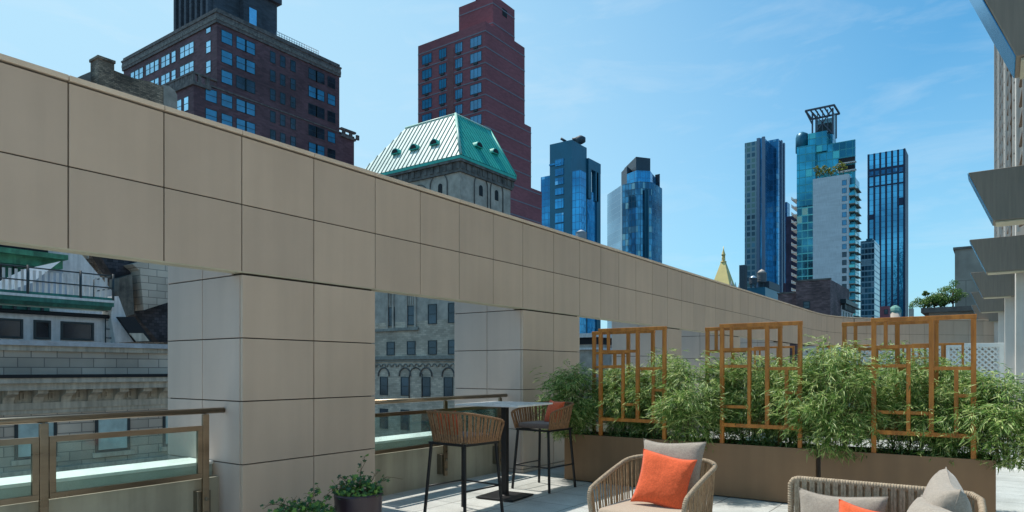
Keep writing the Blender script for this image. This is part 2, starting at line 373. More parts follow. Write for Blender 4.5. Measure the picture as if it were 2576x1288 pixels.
def column(y0, y1, ys, solid=False):
    c = MB(); x0, x1 = -6.88, WX
    c.box(x0+.02, x1-.04, y0+.02, y1-.02, 0, 3.6, 1)
    lv = [0]+zj
    for z0, z1 in zip(lv[:-1], lv[1:]):
        for a, b in zip(ys[:-1], ys[1:]):
            c.box(x1-TH, x1, a+GAP, b-GAP, z0+GAP, z1-GAP, 0)
    lv2 = lv+[2.98, 3.58]
    for z0, z1 in zip(lv2[:-1], lv2[1:]):
        lim = x1 - (.16 if z0 > 2.3 else .037)
        for a, b in ((x0, -6.24), (-6.24, lim)):
            c.box(a+GAP, b-GAP*.5, y0, y0+.03, z0+GAP, z1-GAP, 2)
            c.box(a+GAP, b-GAP*.5, y1-.03, y1, z0+GAP, z1-GAP, 2)
        c.box(x0, x0+.03, y0+.035, y1-.035, z0+GAP, z1-GAP, 2)
    c.build('column', [M['panel'], M['joint'], M['panel_side']], root, bevel=.003)
column(-1.43, .07, [-1.43,-.66,.07]); column(3.63, 5.26, [3.63,4.43,5.26]); column(8.13, 9.78, [8.13,8.97,9.78])
column(13.44, 14.22, [13.44,14.22]); column(17.13, 18.37, [17.13,17.75,18.37]); column(22.3, 23.7, [22.3,23.0,23.7])
sw = MB(); s = 20.9
sol = [26.0-0.0]
k = 26.4
while k < cum[-1]-6.9:
    for z0, z1 in zip(([0]+zj)[:-1], ([0]+zj)[1:]): panel(sw, k, k+.72, z0, z1)
    k += .72
sw.build('curved_panels', M['panel'], root)
sb = MB(); strip(sb, 26.4, cum[-1]-6.2, .012, .15, 0, ZB); sb.build('curved_backing', M['joint'], root)

# ------------------------------------------------------------------ low wall and curb in each opening
opens = [(.07, 3.63), (5.26, 8.13), (9.78, 13.44), (14.22, 17.13), (18.37, 22.3)]
desc = ['nearest the camera at the picture edge', 'behind the bar table', 'behind the leftmost trellis', 'beyond the third pillar', 'farthest along the terrace']
for (a, b), ds in zip(opens, desc):
    r = thing('parapet', 'low olive parapet with white coping in the opening ' + ds, 'parapet', (-6.2, (a+b)/2, 0), group='parapets in the wall openings')
    m = MB(); m.box(-6.45, -5.95, a, b, -.25, .50); m.build('wall', M['lowwall'], r, bevel=.004)
    m = MB(); m.box(-6.42, -6.06, a+.004, b-.004, .50, .612); m.build('curb', M['curbface'], r)
    m = MB(); m.box(-6.45, -6.04, a+.004, b-.004, .612, .64); m.build('coping', M['coping'], r, bevel=.004)
bw = MB(); bw.box(-6.44, -6.0, -5, 40, GZ, -.252); tag(bw.build('supporting_wall', brick('base_stone', (.3,.29,.26), (.15,.15,.14), 1.2, .6)), 'plain stone wall of the building carrying the terrace, below the parapets', 'wall')

# ------------------------------------------------------------------ glass railings
def railing(y0, y1, posts, end, lab):
    r = thing('glass_railing', lab, 'railing', (-5.86, (y0+y1)/2, 0), group='glass railings in the wall openings')
    X = -5.86
    m = MB(); m.tube([(X, y0, 1.125), (X, end, 1.125)], .026, 16); m.build('handrail', M['steel'], r)
    for p in posts:
        m = MB(); m.box(X-.014, X+.014, p-.03, p+.03, .12, 1.095); m.box(X-.008, X+.008, p-.008, p+.008, 1.09, 1.11); m.build('post', M['steel'], r, bevel=.003)
        m = MB(); m.box(-5.95, -5.88, p-.065, p+.065, .14, .40); m.tube([(X-.02, p, .33), (X+.03, p, .33)], .018, 10); m.tube([(X-.02, p, .2), (X+.03, p, .2)], .018, 10)
        m.build('bracket', M['steel_dark'], r, bevel=.004)
    ps = sorted(posts)
    for a, b in zip(ps[:-1], ps[1:]):
        a += .034; b -= .034; t = .045
        m = MB()
        m.box(X-.016, X+.016, a, b, .95, .95+t); m.box(X-.016, X+.016, a, b, .52, .52+t)
        m.box(X-.0155, X+.0155, a, a+t, .52+t, .95); m.box(X-.0155, X+.0155, b-t, b, .52+t, .95)
        fr = m.build('frame', M['steel'], r, bevel=.002)
        m = MB(); m.box(X-.004, X+.004, a+t, b-t, .52+t, .95); m.build('glass_panel', M['glass'], r)
railing(.1, 3.4, [.2, 1.18+.97, 3.44], 3.62, 'brushed steel and glass railing running out of the picture at far left')
railing(5.3, 8.0, [5.36, 6.75, 7.95], 8.1, 'brushed steel and glass railing behind the bar table')
railing(9.85, 13.2, [9.9, 11.6, 13.3], 13.4, 'steel and glass railing behind the leftmost bamboo')

# ------------------------------------------------------------------ planters, trellises
def planter(x0, x1, y0, y1, lab):
    r = thing('planter_box', lab, 'planter', ((x0+x1)/2, (y0+y1)/2, 0), group='bronze planter boxes')
    h = .63; t = .02
    m = MB()
    m.box(x0, x1, y0, y0+t, .012, h); m.box(x0, x1, y1-t, y1, .012, h); m.box(x0, x0+t, y0+t, y1-t, .012, h); m.box(x1-t, x1, y0+t, y1-t, .012, h)
    m.build('body', M['planter'], r, bevel=.003)
    m = MB()
    nx, ny = int((x1-x0)/.06), 8
    vs = [(x0+t+(x1-x0-2*t)*i/nx, y0+t+(y1-y0-2*t)*j/ny, .55+.03*math.sin(i*.7+j)*rnd.random()) for i in range(nx+1) for j in range(ny+1)]
    m.add(vs, [(i*(ny+1)+j, (i+1)*(ny+1)+j, (i+1)*(ny+1)+j+1, i*(ny+1)+j+1) for i in range(nx) for j in range(ny)])
    m.build('soil', M['soil'], r)
planter(-4.81, -1.615, 8.0, 8.55, 'long bronze planter box behind the rope armchair')
planter(-1.565, -.01, 8.0, 8.55, 'shorter bronze planter box behind the sofa')
planter(-4.8, -.3, 16.6, 17.2, 'distant bronze planter box before the white lattice fence')

def trellis(x0, y, w, var, lab, tilt=0.0, zt=2.04):
    r = thing('garden_trellis', lab, 'trellis', (x0+w/2, y, .57), tilt, group='stained timber trellises')
    s = .044; hw = w/2; zb = .85-.57; z1 = zt-.57; hh = z1-zb
    X = lambda f: -hw+f*w
    Z = lambda f: z1-s/2-f*(hh-s)
    def bx(name, x0_, x1_, z0_, z1_, dy=0.0):
        m = MB(); m.box(x0_, x1_, -s/2+dy, s/2-dy, z0_, z1_); m.build(name, M['wood'], r, world=False, bevel=.003)
    bx('post', -hw, -hw+s, .0, z1-s); bx('post', hw-s, hw, .0, z1-s)
    bx('top_rail', -hw-.004, hw+.004, z1-s, z1, -.002)
    bx('bottom_rail', -hw+s, hw-s, zb-s/2, zb+s/2, .002)
    xa, xm, xb, xc = X(.145), X(.59), X(.37), X(.82)
    bx('upright', xm-s/2, xm+s/2, zb+s/2, z1-s, .001)
    def rail(xa_, xb_, f): bx('rail', xa_, xb_, Z(f)-.018, Z(f)+.018, .004)
    rail(-hw+s, xm-s/2, .245)
    bx('upright', xa-s*.4, xa+s*.4, Z(.245)+.014, z1-s, .003)
    bx('upright', xb-s*.42, xb+s*.42, zb+s/2, Z(.245)-.014, .003)
    rail(-hw+s, xb-s*.42, .417); rail(xm+s/2, hw-s, .44)
    bx('upright', xc-s*.42, xc+s*.42, zb+s/2, Z(.44)-.014, .003)
    rail(xc+s*.42, hw-s, .675)
    if var == 0: rail(xb+s*.42, xm-s/2, .84)
    elif var == 1: rail(-hw+s, xb-s*.42, .83)
    else: rail(-hw+s, xb-s*.42, .836); rail(xb+s*.42, xm-s/2, .836)
    return r
trellis(-4.29, 8.03, .935, 0, 'front trellis at the left end of the bamboo planters')
trellis(-2.676, 8.03, .915, 1, 'front trellis in the middle, right behind the rope armchair')
trellis(-1.075, 8.03, .91, 2, 'front trellis at right, behind the sofa')
trellis(-4.6, 8.42, .92, 0, 'rear trellis half hidden behind the leftmost front trellis', zt=2.03)
trellis(-2.99, 8.42, .92, 1, 'rear trellis half hidden behind the middle front trellis', zt=2.03)
trellis(-1.42, 8.42, .92, 2, 'rear trellis half hidden behind the right front trellis', zt=2.03)
for i, (x, nm) in enumerate(((-4.75,'third from the building wall'), (-3.1,'second from the building wall'), (-1.47,'nearest the building wall'))):
    trellis(x, 16.7, .92, i, 'distant trellis on the far planter, ' + nm, zt=2.05)
trellis(-3.42, 17.05, .92, 1, 'distant trellis at the back of the far planter, middle one', zt=2.05)
trellis(-1.8, 17.05, .92, 2, 'distant trellis at the back of the far planter, right one', zt=2.05)

# ------------------------------------------------------------------ bamboo
def bamboo_meshes(seed, rx, ry, top):
    r = random.Random(seed); lv, lf = [], []
    st = MB()
    def leaf(p, d, ln, w):
        d = d.normalized(); side = d.cross(Vector((0,0,1)))
        if side.length < .05: side = Vector((1,0,0))
        side.normalize(); side = (Quaternion(d, r.uniform(-.9, .9)) @ side)
        nrm = side.cross(d)
        o = len(lv)
        mid = p+d*ln*.4
        tip = p+d*ln+Vector((0,0,-ln*.18))
        lv.extend([tuple(p), tuple(mid+side*w-nrm*w*.4), tuple(tip), tuple(mid-side*w-nrm*w*.4)])
        lf.append((o, o+1, o+2, o+3))
    clumps = []
    for i in range(50):
        a = r.uniform(0, 2*math.pi); e = math.asin(r.uniform(-.7, 1))
        k = r.uniform(.55, 1.0)
        c = Vector((math.cos(a)*math.cos(e)*rx*k, math.sin(a)*math.cos(e)*ry*k, top*.50+math.sin(e)*top*.5*k))
        clumps.append((c, r.uniform(.10, .2)))
    for i in range(12):
        a = r.uniform(0, 2*math.pi); b = Vector((math.cos(a)*.07, math.sin(a)*.07, -.03))
        t = Vector((math.cos(a)*rx*r.uniform(.3,.8), math.sin(a)*ry*r.uniform(.3,.8), top*r.uniform(.75,1.0)))
        mid = b.lerp(t, .5)+Vector((0,0,.12))
        st.tube([b, b.lerp(mid,.5)+Vector((0,0,.03)), mid, mid.lerp(t,.6)+Vector((0,0,.03)), t], [.006,.005,.0045,.003,.0015], 5)
    for c, cr in clumps:
        out = Vector((c.x, c.y, 0)); out = out.normalized() if out.length > .02 else Vector((1,0,0))
        base = Vector((c.x*.3, c.y*.3, max(.1, c.z-.25)))
        st.tube([base, base.lerp(c,.6)+Vector((0,0,.05)), c], [.003,.002,.001], 4)
        for j in range(38):
            o = Vector((r.gauss(0,1), r.gauss(0,1), r.gauss(0,.8)))*cr*.55
            p = c+o
            if p.z < .04: p.z = .04+r.random()*.05
            td = (out*r.uniform(.2,1.2)+Vector((r.gauss(0,.6), r.gauss(0,.6), r.uniform(-.75,.55)))).normalized()
            tl = r.uniform(.05, .14)
            n = r.randint(5, 8)
            for q in range(n):
                t = q/(n-1)
                pos = p+td*tl*t+Vector((0,0,-.03*t*t))
                ax = td.cross(Vector((0,0,1)))
                sgn = 1 if q % 2 else -1
                d = td + Vector((-td.y, td.x, 0))*sgn*(1.0-.75*t)*r.uniform(.5,1.1) + Vector((0,0,r.uniform(-.5,.25)))
                leaf(pos, d, r.uniform(.045,.10), r.uniform(.0036,.0068))
    # shaded inner foliage and dead sheaths near the soil
    for j in range(1500):
        a = r.uniform(0, 2*math.pi); q = math.sqrt(r.random())
        p = Vector((math.cos(a)*rx*q*.75, math.sin(a)*ry*q*.8, top*.55*r.random()**1.5+.02))
        leaf(p, Vector((r.gauss(0,1), r.gauss(0,1), r.gauss(-.3,.7))), r.uniform(.06,.12), r.uniform(.004,.008))
    m = MB(); m.v = lv; m.f = lf; m.m = [0]*len(lf); m.sm = [False]*len(lf)
    return m, st
protos = []
for s_, rx, ry, tp in ((1,.42,.4,1.0),(2,.46,.38,1.1),(3,.40,.42,.95),(4,.44,.4,1.2)):
    fo, st = bamboo_meshes(s_, rx, ry, tp); protos.append((fo, st))
def make_bamboo(i, loc, rz, scl, lab):
    fo, st = protos[i]
    r = thing('bamboo_plant', lab, 'bamboo', loc, rz, 'bushy bamboo plants in the planter boxes'); r.scale = scl
    if isinstance(fo, MB):
        a = fo.build('foliage', M['bamboo'], r, world=False); b = st.build('stems', M['culm'], r, world=False)
        protos[i] = (a, b)
    else:
        for s_ in (fo, st):
            c = s_.copy(); COL.objects.link(c); c.parent = r
    return r
bl = ['bamboo overhanging the left end of the long planter beside the far bar stool', 'bamboo behind the left half of the leftmost trellis', 'bamboo behind the right half of the leftmost trellis',
      'bright bamboo bulging between the left and middle trellises', 'bamboo behind the left half of the middle trellis', 'bamboo behind the right half of the middle trellis',
      'tallest bamboo, filling the gap between the middle and right trellises', 'bamboo behind the left half of the right trellis', 'bamboo behind the right half of the right trellis', 'bamboo spilling over the right end of the planter beside the building']
for i, (x, y, pi, rz, sx, sz) in enumerate([(-4.78,8.2,2,.4,1.05,.98),(-4.08,8.47,0,2.2,.95,1.0),(-3.66,8.47,1,4.0,.92,1.0),(-3.05,8.14,3,1.1,1.0,.92),
        (-2.5,8.47,2,5.1,.92,1.1),(-2.03,8.47,0,.7,.9,1.1),(-1.42,8.10,3,3.3,1.06,1.04),(-.84,8.47,1,5.6,.95,1.02),(-.42,8.46,2,2.9,.92,1.02),(.10,8.2,0,1.5,1.1,.92)]):
    make_bamboo(pi, (x, y, .57), rz, (sx, sx, sz), bl[i])
for i, x in enumerate((-4.4,-3.7,-2.9,-2.2,-1.5,-.8)):
    make_bamboo((i*3+1) % 4, (x, 16.9, .57), i*1.3, (1.05,1.05,1.05), 'distant bamboo on the far planter, ' + ['first from the panel wall','second from the panel wall','third from the panel wall','third from the building','second from the building','nearest the building'][i])

# ------------------------------------------------------------------ white lattice fence
r = thing('lattice_fence', 'white lattice fence across the far end of the terrace', 'fence', (-2.6, 25, 0))
m = MB(); y = 25.0; x0, x1, zt = -5.5, .17, 2.3
m.box(x0, x1, y-.05, y+.05, zt-.12, zt); m.box(x0, x1, y-.03, y+.03, .1, .3)
m.build('rail', M['lattice'], r, bevel=.006)
for px in (x0+.06, -4.1, -2.65, -1.25, x1-.06):
    m = MB(); m.box(px-.06, px+.06, y-.045, y+.045, 0, zt-.12); m.build('post', M['lattice'], r, bevel=.006)
m = MB(); h = zt-.12-.3; st_ = .16
k = x0-h
while k < x1:
    for sg in (1, -1):
        a = (k, .3) if sg > 0 else (k, zt-.12); b = (k+h, zt-.12) if sg > 0 else (k+h, .3)
        (ax, az), (bx_, bz) = a, b
        if ax < x0: t = (x0-ax)/(bx_-ax); az = az+(bz-az)*t; ax = x0
        if bx_ > x1: t = (x1-ax)/(bx_-ax); bz = az+(bz-az)*t; bx_ = x1
        if bx_-ax > .05: m.bar((ax, y+.008*sg, az), (bx_, y+.008*sg, bz), .012, .05, up=(0,0,1))
    k += st_
m.build('lattice', M['lattice'], r)

# ------------------------------------------------------------------ building on the right with canopies
FX = lambda y: .81-.0245*y
r = thing('hotel_building', 'tall pale stone building with dark canopies and bronze louvers at the right edge', 'building', (FX(20), 20, 0))
m = MB()
m.prism([(FX(-3)+.62,-3,GZ), (FX(44)+.62,44,GZ), (FX(44)+.62,44,19), (FX(-3)+.62,-3,19)], (14,0,0)); m.build('wall', M['pilaster'], r)
m = MB()
for k in range(7):
    ya = 6.9+6*k-6+.0; 
    for zz in (0.3, 4.6, 8.1, 11.6, 15.1):
        m.prism([(FX(ya)+.6,ya,zz), (FX(ya+4.6)+.6,ya+4.6,zz), (FX(ya+4.6)+.6,ya+4.6,zz+(2.9)), (FX(ya)+.6,ya,zz+2.9)], (.012,0,0))
m.build('window_band', M['winglass'], r)
for k in range(7):
    y0 = .39+6*k
    m = MB(); m.box(FX(y0)-.03, FX(y0)+.6, y0, y0+.95, 0, 19)
    m.box(FX(y0)+.30, FX(y0)+.6, y0-.32, y0, 0, 19); m.box(FX(y0)+.22, FX(y0)+.6, y0+.95, y0+1.6, 0, 19)
    for zz in (1.28, 4.9, 8.4, 12): m.box(FX(y0)-.032, FX(y0)+.3, y0-.002, y0+.951, zz, zz+.014, 1)
    m.build('pilaster', [M['pilaster'], M['joint']], r, bevel=.01)
for k in range(6):
    y0 = .39+6*k
    m = MB()
    for zz in [4.5+.42*i for i in range(33)]:
        a, b = y0+1.7, y0+5.6
        m.prism([(FX(a)+.0, a, zz), (FX(a)+.3, a, zz+.16), (FX(a)+.3, a, zz+.20), (FX(a)+.0, a, zz+.04)], (FX(b)-FX(a), b-a, 0))
    m.build('louver', M['louver'], r)
    for q in range(3):
        a = y0+1.7+1.9*q
        m = MB(); m.box(FX(a)-.03, FX(a)+.02, a, a+.06, 4.4, 18.4); m.build('louver_post', M['pilaster'], r)
for k in range(6):
    y = 5.69+6.1*k; f = FX(y)
    c = MB()
    c.prism([(f-.86,y,4.33), (f+.6,y,4.33), (f+.6,y,3.60), (f-.565,y,3.60)], (0,.43,0))
    e_ = MB(); e_.prism([(f-.863,y+.008,4.322), (f-.569,y+.008,3.606), (f-.569,y+.422,3.606), (f-.863,y+.422,4.322)], (-.006,0,-.002)); e_.build('canopy_edge_reflection', M['edge_reflection'], r)
    c.build('canopy', M['metal_canopy'], r, bevel=.006)
    c = MB(); c.prism([(f-.54,y+.03,3.595), (f+.1,y+.03,3.595), (f+.1,y+.4,3.595), (f-.54,y+.4,3.595)], (0,0,-.018)); c.build('canopy_soffit', M['soffit'], r)

# ------------------------------------------------------------------ furniture
def upath(w, d, rad, n=8, y_front=None):
    """U shaped plan, open to -y: front left, round the back, front right; returns points, outward normals"""
    hw, hd = w/2, d/2; pts = []
    def seg(a, b, k): 
        for i in range(k): pts.append((a[0]+(b[0]-a[0])*i/k, a[1]+(b[1]-a[1])*i/k))
    seg((-hw,-hd), (-hw,hd-rad), n)
    for i in range(n): a = math.pi-math.pi/2*i/n; pts.append((-hw+rad+rad*math.cos(a), hd-rad+rad*math.sin(a)))
    seg((-hw+rad,hd), (hw-rad,hd), n)
    for i in range(n): a = math.pi/2-math.pi/2*i/n; pts.append((hw-rad+rad*math.cos(a), hd-rad+rad*math.sin(a)))
    seg((hw,hd-rad), (hw,-hd), n); pts.append((hw,-hd))
    return pts
def resample(pts, n):
    cu = [0]
    for i in range(1, len(pts)): cu.append(cu[-1]+(Vector(pts[i])-Vector(pts[i-1])).length)
    out = []; j = 1
    for k in range(n):
        s_ = cu[-1]*k/(n-1)
        while j < len(cu)-1 and cu[j] < s_: j += 1
        t = (s_-cu[j-1])/max(1e-9, cu[j]-cu[j-1]); out.append(Vector(pts[j-1]).lerp(Vector(pts[j]), t))
    return out
def shell(root, w, d, rad, z0, zback, zarm, flare, nstrap, sw, st_, rimr, mat, rimmat=None):
    lo = resample([(x, y, z0) for x, y in upath(w, d, rad)], nstrap)
    def top(p):
        fy = (p.y+d/2)/d
        z = zarm+(zback-zarm)*min(1, max(0, fy))**.8
        return Vector((p.x*(1+2*flare/w), p.y*(1+2*flare/d)+flare*.3, z))
    hi = [top(p) for p in lo]
    m = MB()
    for i in range(nstrap):
        a, b = lo[i], hi[i]
        t = (lo[min(i+1, nstrap-1)]-lo[max(0, i-1)]).normalized()
        b = b+t*.012*math.sin(i*2.1)
        out = Vector((t.y, -t.x, 0)) if True else None
        wb = sw*1.15
        nn = t.cross(b-a).normalized()*st_/2
        # strap bows slightly and wraps rim and frame
        md = a.lerp(b, .5)
        for (p, q, wp, wq) in ((a, md, wb, sw), (md, b, sw, wb)):
            m.add([p-t*wp/2-nn, p+t*wp/2-nn, q+t*wq/2-nn, q-t*wq/2-nn, p-t*wp/2+nn, p+t*wp/2+nn, q+t*wq/2+nn, q-t*wq/2+nn],
                  [(0,3,2,1),(4,5,6,7),(0,1,5,4),(1,2,6,5),(2,3,7,6),(3,0,4,7)])
    m.build('woven_straps', mat, root, world=False)
    rim = resample(hi, 60)
    fl, fr = lo[0], lo[-1]
    # front ends turn down to the seat frame through a rounded corner
    def endp(top_, low_, fwd):
        return [low_.lerp(top_, 0.0), low_.lerp(top_, .45), low_.lerp(top_, .82)+Vector((0,-.004,0)), low_.lerp(top_, .96)+Vector((0,.008,0))]
    pts = endp(hi[0], fl, -1) + rim[1:-1] + endp(hi[-1], fr, -1)[::-1]
    m = MB(); m.tube(pts, rimr, 10)
    # rope windings
    rp = resample(pts, int(nstrap*3.2))
    for i in range(1, len(rp)-1):
        t = (rp[i+1]-rp[i-1]).normalized()
        m.tube([rp[i]-t*.0035, rp[i]+t*.0035], rimr*1.16, 8)
    m.build('rim', rimmat or mat, root, world=False)
    return lo, hi
def rbox(mb, x0, x1, y0, y1, z0, z1, r_=.02): mb.box(x0, x1, y0, y1, z0, z1)
def stool(name_label, loc, rz):
    r = thing('bar_stool', name_label, 'bar stool', loc, rz, 'rope bar stools at the bar table')
    zf = .75; w = .50
    m = MB(); f = w/2
    for a, b in (((-f,-f),(f,-f)),((f,-f),(f,f)),((f,f),(-f,f)),((-f,f),(-f,-f))): m.bar((a[0],a[1],zf), (b[0],b[1],zf), .024, .024)
    m.build('seat_frame', M['black'], r, world=False)
    g_ = .285
    for sx in (-1,1):
        for sy in (-1,1):
            m = MB(); m.bar((sx*.235, sy*.235, zf), (sx*g_, sy*g_, 0), .026, .026, up=(0,1,0)); m.build('leg', M['black'], r, world=False, bevel=.004)
    zz = .30; q = .235+(g_-.235)*(1-zz/zf)
    m = MB()
    m.tube([(-q,-q,zz),(q,-q,zz)], .009, 8); m.tube([(-q,-q,zz),(-q,q,zz)], .009, 8); m.tube([(q,-q,zz),(q,q,zz)], .009, 8)
    m.build('footrest', M['black'], r, world=False)
    shell(r, .52, .50, .12, zf+.014, 1.075, .965, .045, 46, .021, .006, .012, M['rope_brown'])
    m = MB(); m.box(-.235, .235, -.24, .215, zf+.022, zf+.085); m.build('seat_cushion', M['seat'], r, world=False, bevel=.022)
    return r
stool('brown rope bar stool seen from behind, in front of the bar table', (-4.50, 5.47, 0), R(180-4))
stool('tan rope bar stool facing the camera, beyond the bar table', (-4.69, 7.30, 0), R(-3))

r = thing('bar_table', 'high square bar table with pale top and black pedestal', 'table', (-4.72, 6.5, 0), R(5))
m = MB(); m.box(-.42,.42,-.42,.42,1.085,1.105); m.build('tabletop', M['tabletop'], r, world=False, bevel=.004)
m = MB(); m.box(-.034,.034,-.034,.034,.03,1.07); m.box(-.2,.2,-.2,.2,1.07,1.084); m.build('pedestal', M['black'], r, world=False, bevel=.004)
m = MB(); m.box(-.25,.25,-.25,.25,.008,.026); m.lathe((0,0,.026), [(.05,0),(.05,.008)], 16); m.build('base_plate', M['black'], r, world=False, bevel=.004)

def cushion(label, cat, mat, size, thick, loc, rot, seed=0, name='scatter_cushion', group=None, slump=.0):
    n = 30; rr = random.Random(seed); ph = [rr.uniform(0, 6) for _ in range(8)]
    m = MB(); vs = []; fs = []
    def P(i, j, sgn):
        a = -1+2*i/n; b = -1+2*j/n
        e = (max(0, 1-abs(a)**2.6)*max(0, 1-abs(b)**2.6))**.42
        t = thick/2*e*(1+.10*math.sin(3*a+ph[0])*math.cos(2.4*b+ph[1])) 
        edge = max(abs(a), abs(b))
        wr = .012*size*(math.sin(9*(a+b)+ph[2])*max(0, edge-.45)+math.sin(11*(a-b)+ph[3])*max(0, edge-.45)+ .6*math.sin(16*a+ph[4])*max(0,abs(b)-.5)+ .6*math.sin(15*b+ph[5])*max(0,abs(a)-.5))
        t += wr*sgn*.4*(1-edge**8)
        k = .11
        x = a*(1-k*(1-b*b)); y = b*(1-k*(1-a*a))
        return (x*size/2, sgn*t+slump*(y*y)*size, y*size/2 + .012*size*math.sin(3*a+ph[6]))
    for sgn in (1,-1):
        for i in range(n+1):
            for j in range(n+1): vs.append(P(i, j, sgn))
    N1 = (n+1)**2
    for i in range(n):
        for j in range(n):
            a = i*(n+1)+j; b = a+n+1
            fs.append((a, a+1, b+1, b)); fs.append((N1+a, N1+b, N1+b+1, N1+a+1))
    m.add(vs, fs, 0, True)
    o = m.build(name, mat)
    o.location = loc; o.rotation_euler = rot
    tag(o, label, cat, group)
    # sewn edge
    e = MB(); ring = [P(i, 0, 0) for i in range(n)]+[P(n, j, 0) for j in range(n)]+[P(n-i, n, 0) for i in range(n)]+[P(0, n-j, 0) for j in range(n)]
    e.tube(ring, .0028, 6, closed=True); ps = e.build('piping', mat, None); ps.parent = o
    return o
# cushions on stools
cushion('small orange cushion on the far bar stool', 'cushion', M['orange'], .31, .11, (-4.60, 7.40, .955), (R(-16), R(4), R(-22)), 3)
cushion('small orange cushion showing through the back of the near bar stool', 'cushion', M['orange'], .31, .11, (-4.60, 5.33, .93), (R(14), 0, R(-4)), 4)

# rope armchair
r = thing('rope_armchair', 'low tan rope armchair with beige seat in front of the long planter', 'armchair', (-2.27, 5.22, 0))
w = .74; d = .76
shell(r, w, d, .17, .2, .735, .525, .03, 66, .009, .009, .017, M['rope'], M['rope_grey'])
m = MB(); f = upath(w, d, .17); m.tube([(x, y, .19) for x, y in f], .014, 8, closed=True); m.build('base_frame', M['black'], r, world=False)
m = MB(); m.box(-.34,.34,-.42,.33,.22,.40); o = m.build('seat_cushion', M['seat_beige'], r, world=False, bevel=.05); o.modifiers['bevel'].segments = 5
for sx in (-1,1):
    for sy in (-1,1):
        m = MB(); m.tube([(sx*.3, sy*.3, .19), (sx*.34, sy*.34, 0)], .012, 8); m.build('leg', M['black'], r, world=False)
cushion('large taupe cushion against the back of the rope armchair', 'cushion', M['grey_cloth'], .54, .17, (-2.22, 5.42, .645), (R(-17), 0, R(4)), 5)
cushion('orange cushion propped upright in the rope armchair', 'cushion', M['orange'], .45, .15, (-2.205, 5.225, .60), (R(-20), R(8), R(6)), 6)

# sofa
r = thing('rope_sofa', 'taupe strap sofa at the bottom right, piled with cushions', 'sofa', (-.65, 4.85, 0))
X0, X1, YB = -1.21+.65, -.08+.65, 5.17-4.85
m = MB(); zt = .72
pts = [(X0+.005,YB,.18),(X0,YB,.5),(X0,YB,.68),(X0+.02,YB,.71),(X0+.05,YB,zt)] + [(X0+.05+(X1-X0-.2)*i/10, YB, zt) for i in range(1, 11)] + [(X1-.05,YB-.03,zt-.002),(X1,YB-.1,zt-.02),(X1+.01,YB-.22,zt-.06),(X1+.01,YB-.5,.57),(X1+.01,YB-.62,.5),(X1,YB-.64,.2)]
m.tube(pts, .0205, 12)
rp = resample(pts, 150)
for i in range(1, 149):
    t = (rp[i+1]-rp[i-1]).normalized(); m.tube([rp[i]-t*.0045, rp[i]+t*.0045], .0218, 10)
m.build('rim', M['rope_grey'], r, world=False)
m = MB(); n = 21
for i in range(n):
    x = X0+.045+(X1-X0-.12)*i/(n-1)
    for dx in (-.0085, .0085):
        m.box(x+dx-.008, x+dx+.008, YB-.022, YB-.012, .16, zt); m.box(x+dx+.018, x+dx+.030, YB+.012, YB+.02, .16, zt)
for i in range(12):
    y = YB-.1-.045*i; z = zt-.03-.018*i
    m.box(X1+.004, X1+.016, y-.012, y+.012, .16, z)
m.build('woven_straps', M['rope_grey'], r, world=False)
m = MB(); m.bar((X0,YB,.16),(X1,YB,.16),.03,.03); m.bar((X0,YB-.8,.16),(X1,YB-.8,.16),.03,.03); m.bar((X0,YB,.16),(X0,YB-.8,.16),.03,.03); m.bar((X1,YB,.16),(X1,YB-.8,.16),.03,.03); m.build('base_frame', M['black'], r, world=False)
for x in (X0+.03, X1-.03):
    for y in (YB-.03, YB-.77):
        m = MB(); m.box(x-.014,x+.014,y-.014,y+.014,0,.15); m.build('leg', M['black'], r, world=False)
m = MB(); m.box(X0+.03, X1-.03, YB-.82, YB-.04, .18, .38); o = m.build('seat_cushion', M['seat_beige'], r, world=False, bevel=.05); o.modifiers['bevel'].segments = 4
cushion('wide taupe cushion leaning on the left of the sofa back', 'cushion', M['grey_cloth'], .55, .15, (-.86, 4.99, .405), (R(-18), R(1), R(2)), 8)
cushion('orange cushion lying low in front of the taupe sofa cushion', 'cushion', M['orange'], .45, .14, (-.63, 4.73, .435), (R(-28), R(7), R(3)), 9)
cushion('tall taupe cushion standing on its corner at the right end of the sofa', 'cushion', M['grey_cloth'], .56, .25, (-.275, 4.70, .60), (R(-13), R(5), R(-80)), 10)
cushion('smaller taupe cushion in front of the tall one at the right sofa end', 'cushion', M['grey_cloth'], .50, .23, (-.315, 4.39, .525), (R(-20), R(3), R(-60)), 11)

